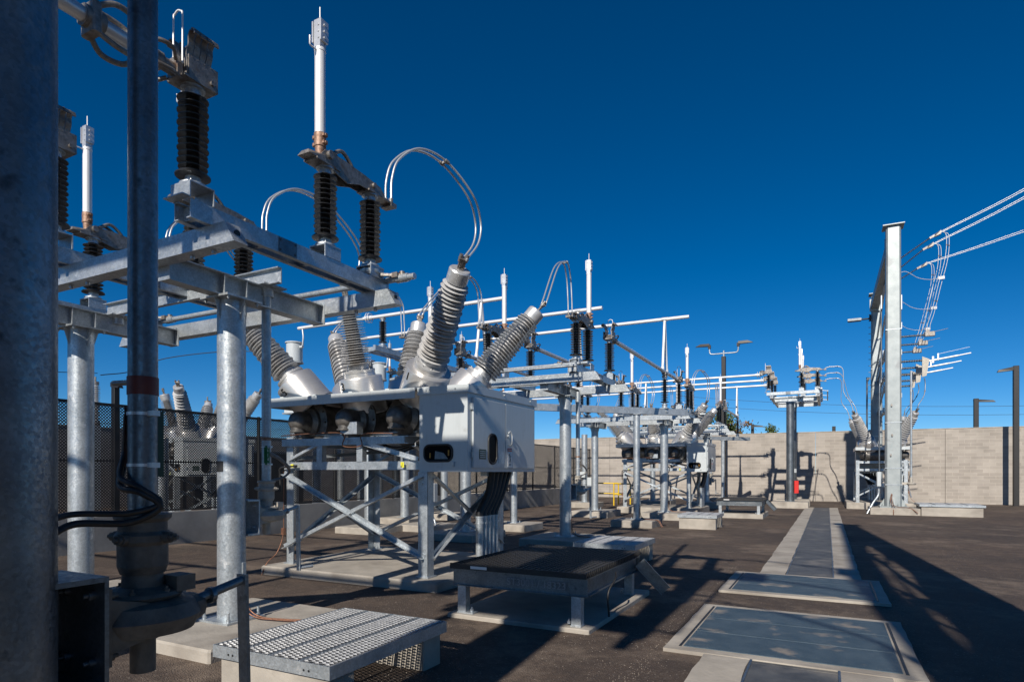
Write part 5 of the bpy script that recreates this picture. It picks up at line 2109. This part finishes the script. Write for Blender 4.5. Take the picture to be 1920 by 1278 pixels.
# motor-operated posts with grey boxes seen between the legs of breaker 1
def box_post(x, y, h_, lb, rad=0.14):
    r = empty('pipe_post', (x, y, 0))
    tag(r, lb, 'post', 'round posts with grey control boxes')
    b = MB()
    b.cyl((0, 0, 0), (0, 0, h_), rad, 24)
    b.box(-0.22, 0.22, -0.22, 0.22, 0, 0.02)
    for z in (0.75, 1.3):
        b.cyl((0, 0, z), (0, 0, z + 0.03), rad + 0.015, 20)
    b.build('pipe', 'galv', r)
    b = MB()
    b.bbox(0.2, 0.5, -0.35, -0.15, 0.7, 1.25, 0.015)
    b.build('control_box', 'paint', r)
    b = MB()
    b.path(spline([(0.35, -0.25, 0.7), (0.35, -0.25, 0.35), (0.5, -0.3, 0.08), (0.6, -0.35, -0.3)], 6), 0.03, 8)
    b.build('conduit', 'galv', r)
    MB().bbox(-0.7, 0.7, -0.7, 0.7, -0.7, -0.001, 0.02).build('footing', 'concrete', r)
    return r


box_post(-11.0, 15.6, 3.45, 'round post with a grey control box, seen left of the conduits under the large cabinet')
box_post(-12.1, 14.2, 3.45, 'round post with a grey control box, seen between the braces of the large breaker')
xb = empty('cross_beam_frame', (0, 0, 0))
MB().ibeam((-12.6, 13.6, 3.57), (-10.6, 16.2, 3.57), 0.16, 0.24).build('beam', 'galv', xb)
tag(xb, 'short steel beam resting on the two posts behind the large breaker', 'beam')


# ------------------------------------------------------------------ equipment beyond the mesh fence
def drum_unit(x, y, z, s, lb, first=None):
    if first is None:
        r = empty('arrester')
        b = MB()
        b.lathe(shed_profile(0.0, 1.4, 18, 0.09, 0.16, 0.15, 0.012, 0.01), (0, 0, 3.2), seg=18)
        b.build('insulator', 'grey_shed', r)
        b = MB()
        b.cyl((0, 0, 4.6), (0, 0, 4.72), 0.12, 16)
        b.cyl((0, 0, 4.72), (0, 0, 4.9), 0.03, 8)
        b.cyl((0, 0, 3.1), (0, 0, 3.2), 0.16, 16)
        b.build('cap', 'cast', r)
        b = MB()
        b.box(-0.12, 0.12, -0.12, 0.12, 0, 3.1)
        b.build('pedestal', 'galv', r)
    else:
        r = copy_tree(first)
    r.location = (x, y, z)
    r.scale = (s, s, s)
    tag(r, lb, 'arrester', 'grey insulators beyond the mesh fence')
    return r


a0 = drum_unit(-23.0, 7.9, 0.2, 1.0, 'slender grey insulator at far left beyond the fence')
drum_unit(-24.0, 13.0, 0.2, 1.0, 'slender grey insulator beyond the fence, right of the dark pipe', a0)
drum_unit(-23.2, 17.0, 0.1, 0.95, 'slender grey insulator beyond the fence, beside the bushings', a0)
ths = [(-22.4, 12.2, 5.0), (-22.0, 10.0, 4.75), (-23.0, 8.0, 4.9), (-24.4, 5.0, 5.0)]
b = MB()
b.path(spline(ths, 8), 0.012, 6)
wv = b.build('overhead_wire', 'black')
tag(wv, 'thin dark wire strung between insulators beyond the fence', 'wire')
hk = MB()
hk.path(spline([(-19.0, 17.2, 6.2), (-20.6, 16.2, 6.3), (-22.3, 14.6, 5.9), (-22.8, 13.6, 5.3), (-22.4, 12.3, 4.95)], 8), 0.016, 6)
tag(hk.build('drooping_cable', 'black'), 'thin black cable drooping in an arc to the bushing beyond the fence', 'cable')

# dark equipment houses beyond the fence
def house(x0, x1, y0, y1, h_, lb, m='bronze'):
    r = empty('equipment_house', (x0, y0, 0))
    tag(r, lb, 'equipment house', 'dark enclosures beyond the fence')
    b = MB()
    b.bbox(0, x1 - x0, 0, y1 - y0, -0.4, h_, 0.03)
    b.build('body', m, r)
    b = MB()
    b.box(-0.1, x1 - x0 + 0.1, -0.1, y1 - y0 + 0.1, h_ + 0.002, h_ + 0.10)
    b.build('roof', 'galv_dull', r)
    b = MB()
    n = int((y1 - y0) / 1.0)
    for k in range(n):
        b.box(x1 - x0 + 0.001, x1 - x0 + 0.03, 0.08 + k, 0.92 + k, 0.1, h_ - 0.2)
    b.build('door', 'bronze', r)
    return r


house(-28.0, -24.5, 2.0, 10.0, 2.7, 'long dark enclosure behind the mesh at far left')
house(-29.5, -27.0, 19.0, 26.0, 2.6, 'dark enclosure behind the mesh, behind the large breaker legs')
for k in range(6):
    yy = 11.0 + 3.1 * k
    r = empty('pipe_post', (-17.6 - 0.5 * (k % 2), yy + 0.4, 0))
    tag(r, 'round galvanised post number seen through the mesh fence, %s' % ['behind the first stand', 'left of the breaker frame', 'behind the breaker left leg', 'behind the breaker braces', 'behind the breaker middle leg',
                                                                         'behind the breaker cabinet'][k], 'post', 'round posts beyond the mesh fence')
    r["label"] = r["label"].replace(' number', '')
    b = MB()
    b.cyl((0, 0, -0.3), (0, 0, 3.0 if k not in (0,) else 2.6), 0.17, 20)
    b.build('pipe', 'galv', r)
    b = MB()
    b.bbox(-0.6, 0.6, -0.6, 0.6, -0.5, 0.05, 0.02)
    b.build('footing', 'concrete', r)


# ------------------------------------------------------------------ trees beyond the wall
def tree(x, y, h_, rad, m, lb, n=2600, conifer=False, seed=1):
    rnd = random.Random(seed)
    r = empty('tree', (x, y, gz(60)))
    tag(r, lb, 'tree', 'trees beyond the block wall')
    b = MB()
    b.cone((0, 0, 0), (0.1, 0, h_ * 0.6), 0.25, 0.14, 10)
    for k in range(9):
        t = rnd.uniform(0, 2 * math.pi)
        z = h_ * rnd.uniform(0.3, 0.6)
        b.cone((0.05, 0, z), (rad * 0.7 * math.cos(t), rad * 0.7 * math.sin(t), z + h_ * rnd.uniform(0.1, 0.3)), 0.09, 0.03, 6)
    b.build('trunk', 'bark', r)
    b = MB()
    clumps = []
    for k in range(26):
        t, u = rnd.uniform(0, 2 * math.pi), rnd.uniform(0, 1)
        z = h_ * (0.42 + 0.55 * u)
        rr = rad * (1.05 - u * (1.0 if conifer else 0.45)) * math.sqrt(rnd.uniform(0.15, 1))
        clumps.append((rr * math.cos(t), rr * math.sin(t), z, rad * rnd.uniform(0.14, 0.3)))
    for k in range(n):
        cx, cy, cz, cr = rnd.choice(clumps)
        d = Vector((rnd.gauss(0, 1), rnd.gauss(0, 1), rnd.gauss(0, 0.8))) * cr * 0.6
        p = Vector((cx, cy, cz)) + d
        a = Vector((rnd.gauss(0, 1), rnd.gauss(0, 1), rnd.gauss(0, 1))).normalized() * 0.13
        c = Vector((rnd.gauss(0, 1), rnd.gauss(0, 1), rnd.gauss(0, 1))).normalized() * 0.10
        b.add([p - a, p - c, p + a, p + c], [(0, 1, 2, 3)])
    b.build('crown', m, r)


tree(-9.9, 62, 8.0, 2.6, 'leaf', 'leafy green tree over the wall behind the two headed lamp post', seed=3)
tree(-8.3, 64, 7.3, 2.2, 'leaf_autumn', 'yellowing tree over the wall just right of the two headed lamp post', seed=4)
tree(-5.3, 70, 6.9, 1.8, 'leaf', 'small dark tree top over the wall left of the tall stand', conifer=True, seed=5, n=1500)
tree(-33.5, 60, 7.4, 2.4, 'leaf_autumn', 'orange and green tree over the wall beside the large cabinet', seed=6)
tree(-26.0, 62, 5.4, 1.2, 'leaf', 'tiny tree top over the wall between the posts', seed=8, n=900)

# thin leads from the column to the hanging jumpers
for k, y in enumerate(LY):
    z = [11.4, 10.5, 9.9][k]
    b = MB()
    b.path(spline([(0, 0, 0), (0.5, 0, 0.12), (1.0, 0, -0.25), (1.5, 0, -0.42), (1.95, 0, -0.40)], 7), 0.014, 6)
    b.box(1.85, 2.1, -0.04, 0.04, -0.47, -0.33)
    tl = b.build('sensing_lead', 'cable_dark', None, (2.95, y, z))
    tag(tl, 'thin pale lead curving right from the column to the %s hanging jumper' % WH[k], 'lead', 'thin leads on the tower')

# more switchgear far beyond the fence
for (x, y, rz, dz_, lb) in ((-18.5, 25.5, 0, 0, 'far stand beyond the fence, its switches rising between the bushings'),
                            (-22.0, 37.5, PI, 0, 'farther stand beyond the fence, seen past the leaning bushings')):
    c = copy_tree(tall)
    for ch in list(c.children):
        if ch.name.startswith(('red_box', 'identity_band', 'gearbox', 'coupling', 'mounting', 'operating', 'crank', 'tape', 'hose', 'earthing', 'position', 'stop')):
            bpy.data.objects.remove(ch)
    c.location = (x, y, 0)
    c.rotation_euler = (0, 0, rz)
    tag(c, lb, 'steel stand', SG)
    for k, ox in enumerate((-2.25, 0, 2.25)):
        sw = copy_tree(tall_sw)
        m_ = Matrix.Rotation(rz, 4, 'Z') @ Vector((ox, 0, 0))
        sw.location = (x + m_.x, y + m_.y, 0)
        sw.rotation_euler = (0, 0, rz)
        tag(sw, 'small distant disconnect switch, %s one on the %s stand beyond the fence' % (['left', 'middle', 'right'][k], 'nearer' if y < 30 else 'farther'), 'disconnect switch', DG)

# loose grit on the asphalt
rnd = random.Random(11)
b = MB()
for k in range(9000):
    t = rnd.random()
    if t < 0.45:
        x, y = rnd.uniform(-6.5, 3.2), rnd.uniform(2.2, 9)
    elif t < 0.6:
        x, y = rnd.choice((-1.46, 0.78)) + rnd.gauss(0, 0.06), rnd.uniform(4.5, 13)
    elif t < 0.8:
        x, y = rnd.gauss(-3.1, 0.25), rnd.gauss(3.1, 0.6)
    else:
        x, y = rnd.uniform(-9, 4), rnd.uniform(8, 18)
    if (-1.5 < x < 0.8 and y > 5.9) or (-1.25 < x < 0.75):
        if rnd.random() < 0.85:
            continue
    z = gz(y) + 0.001
    a = rnd.uniform(0.003, 0.008) * (1.6 if t > 0.97 else 1)
    th = rnd.uniform(0, 6.28)
    p = [(x + a * math.cos(th + q), y + a * math.sin(th + q) * 0.8, z) for q in (0, 2.0, 4.1)]
    b.add(p + [(x, y, z + a * 0.8)], [(0, 1, 3), (1, 2, 3), (2, 0, 3)])
gr = b.build('grit', 'grit')
gr["kind"] = "stuff"

# distant power lines beyond the walls
for k, (p, q, sag, lb) in enumerate((((-20, 95, 13.2), (45, 95, 9.8), 1.5, 'upper thin power line crossing the sky beyond the back wall'),
                                     ((-20, 95.5, 12.0), (45, 95.5, 8.9), 1.5, 'lower thin power line crossing the sky beyond the back wall'),
                                     ((-90, 10, 10.8), (-70, 75, 9.9), 1.2, 'upper distant power line low in the sky at far left'),
                                     ((-90, 10, 9.2), (-70, 75, 8.4), 1.2, 'lower distant power line low in the sky at far left'))):
    P0, P1 = Vector(p), Vector(q)
    pts = [P0 + (P1 - P0) * t - Vector((0, 0, 4 * sag * t * (1 - t))) for t in [i / 16 for i in range(17)]]
    b = MB()
    b.path(pts, 0.022, 5)
    tag(b.build('power_line', 'black'), lb, 'power line', 'distant power lines')
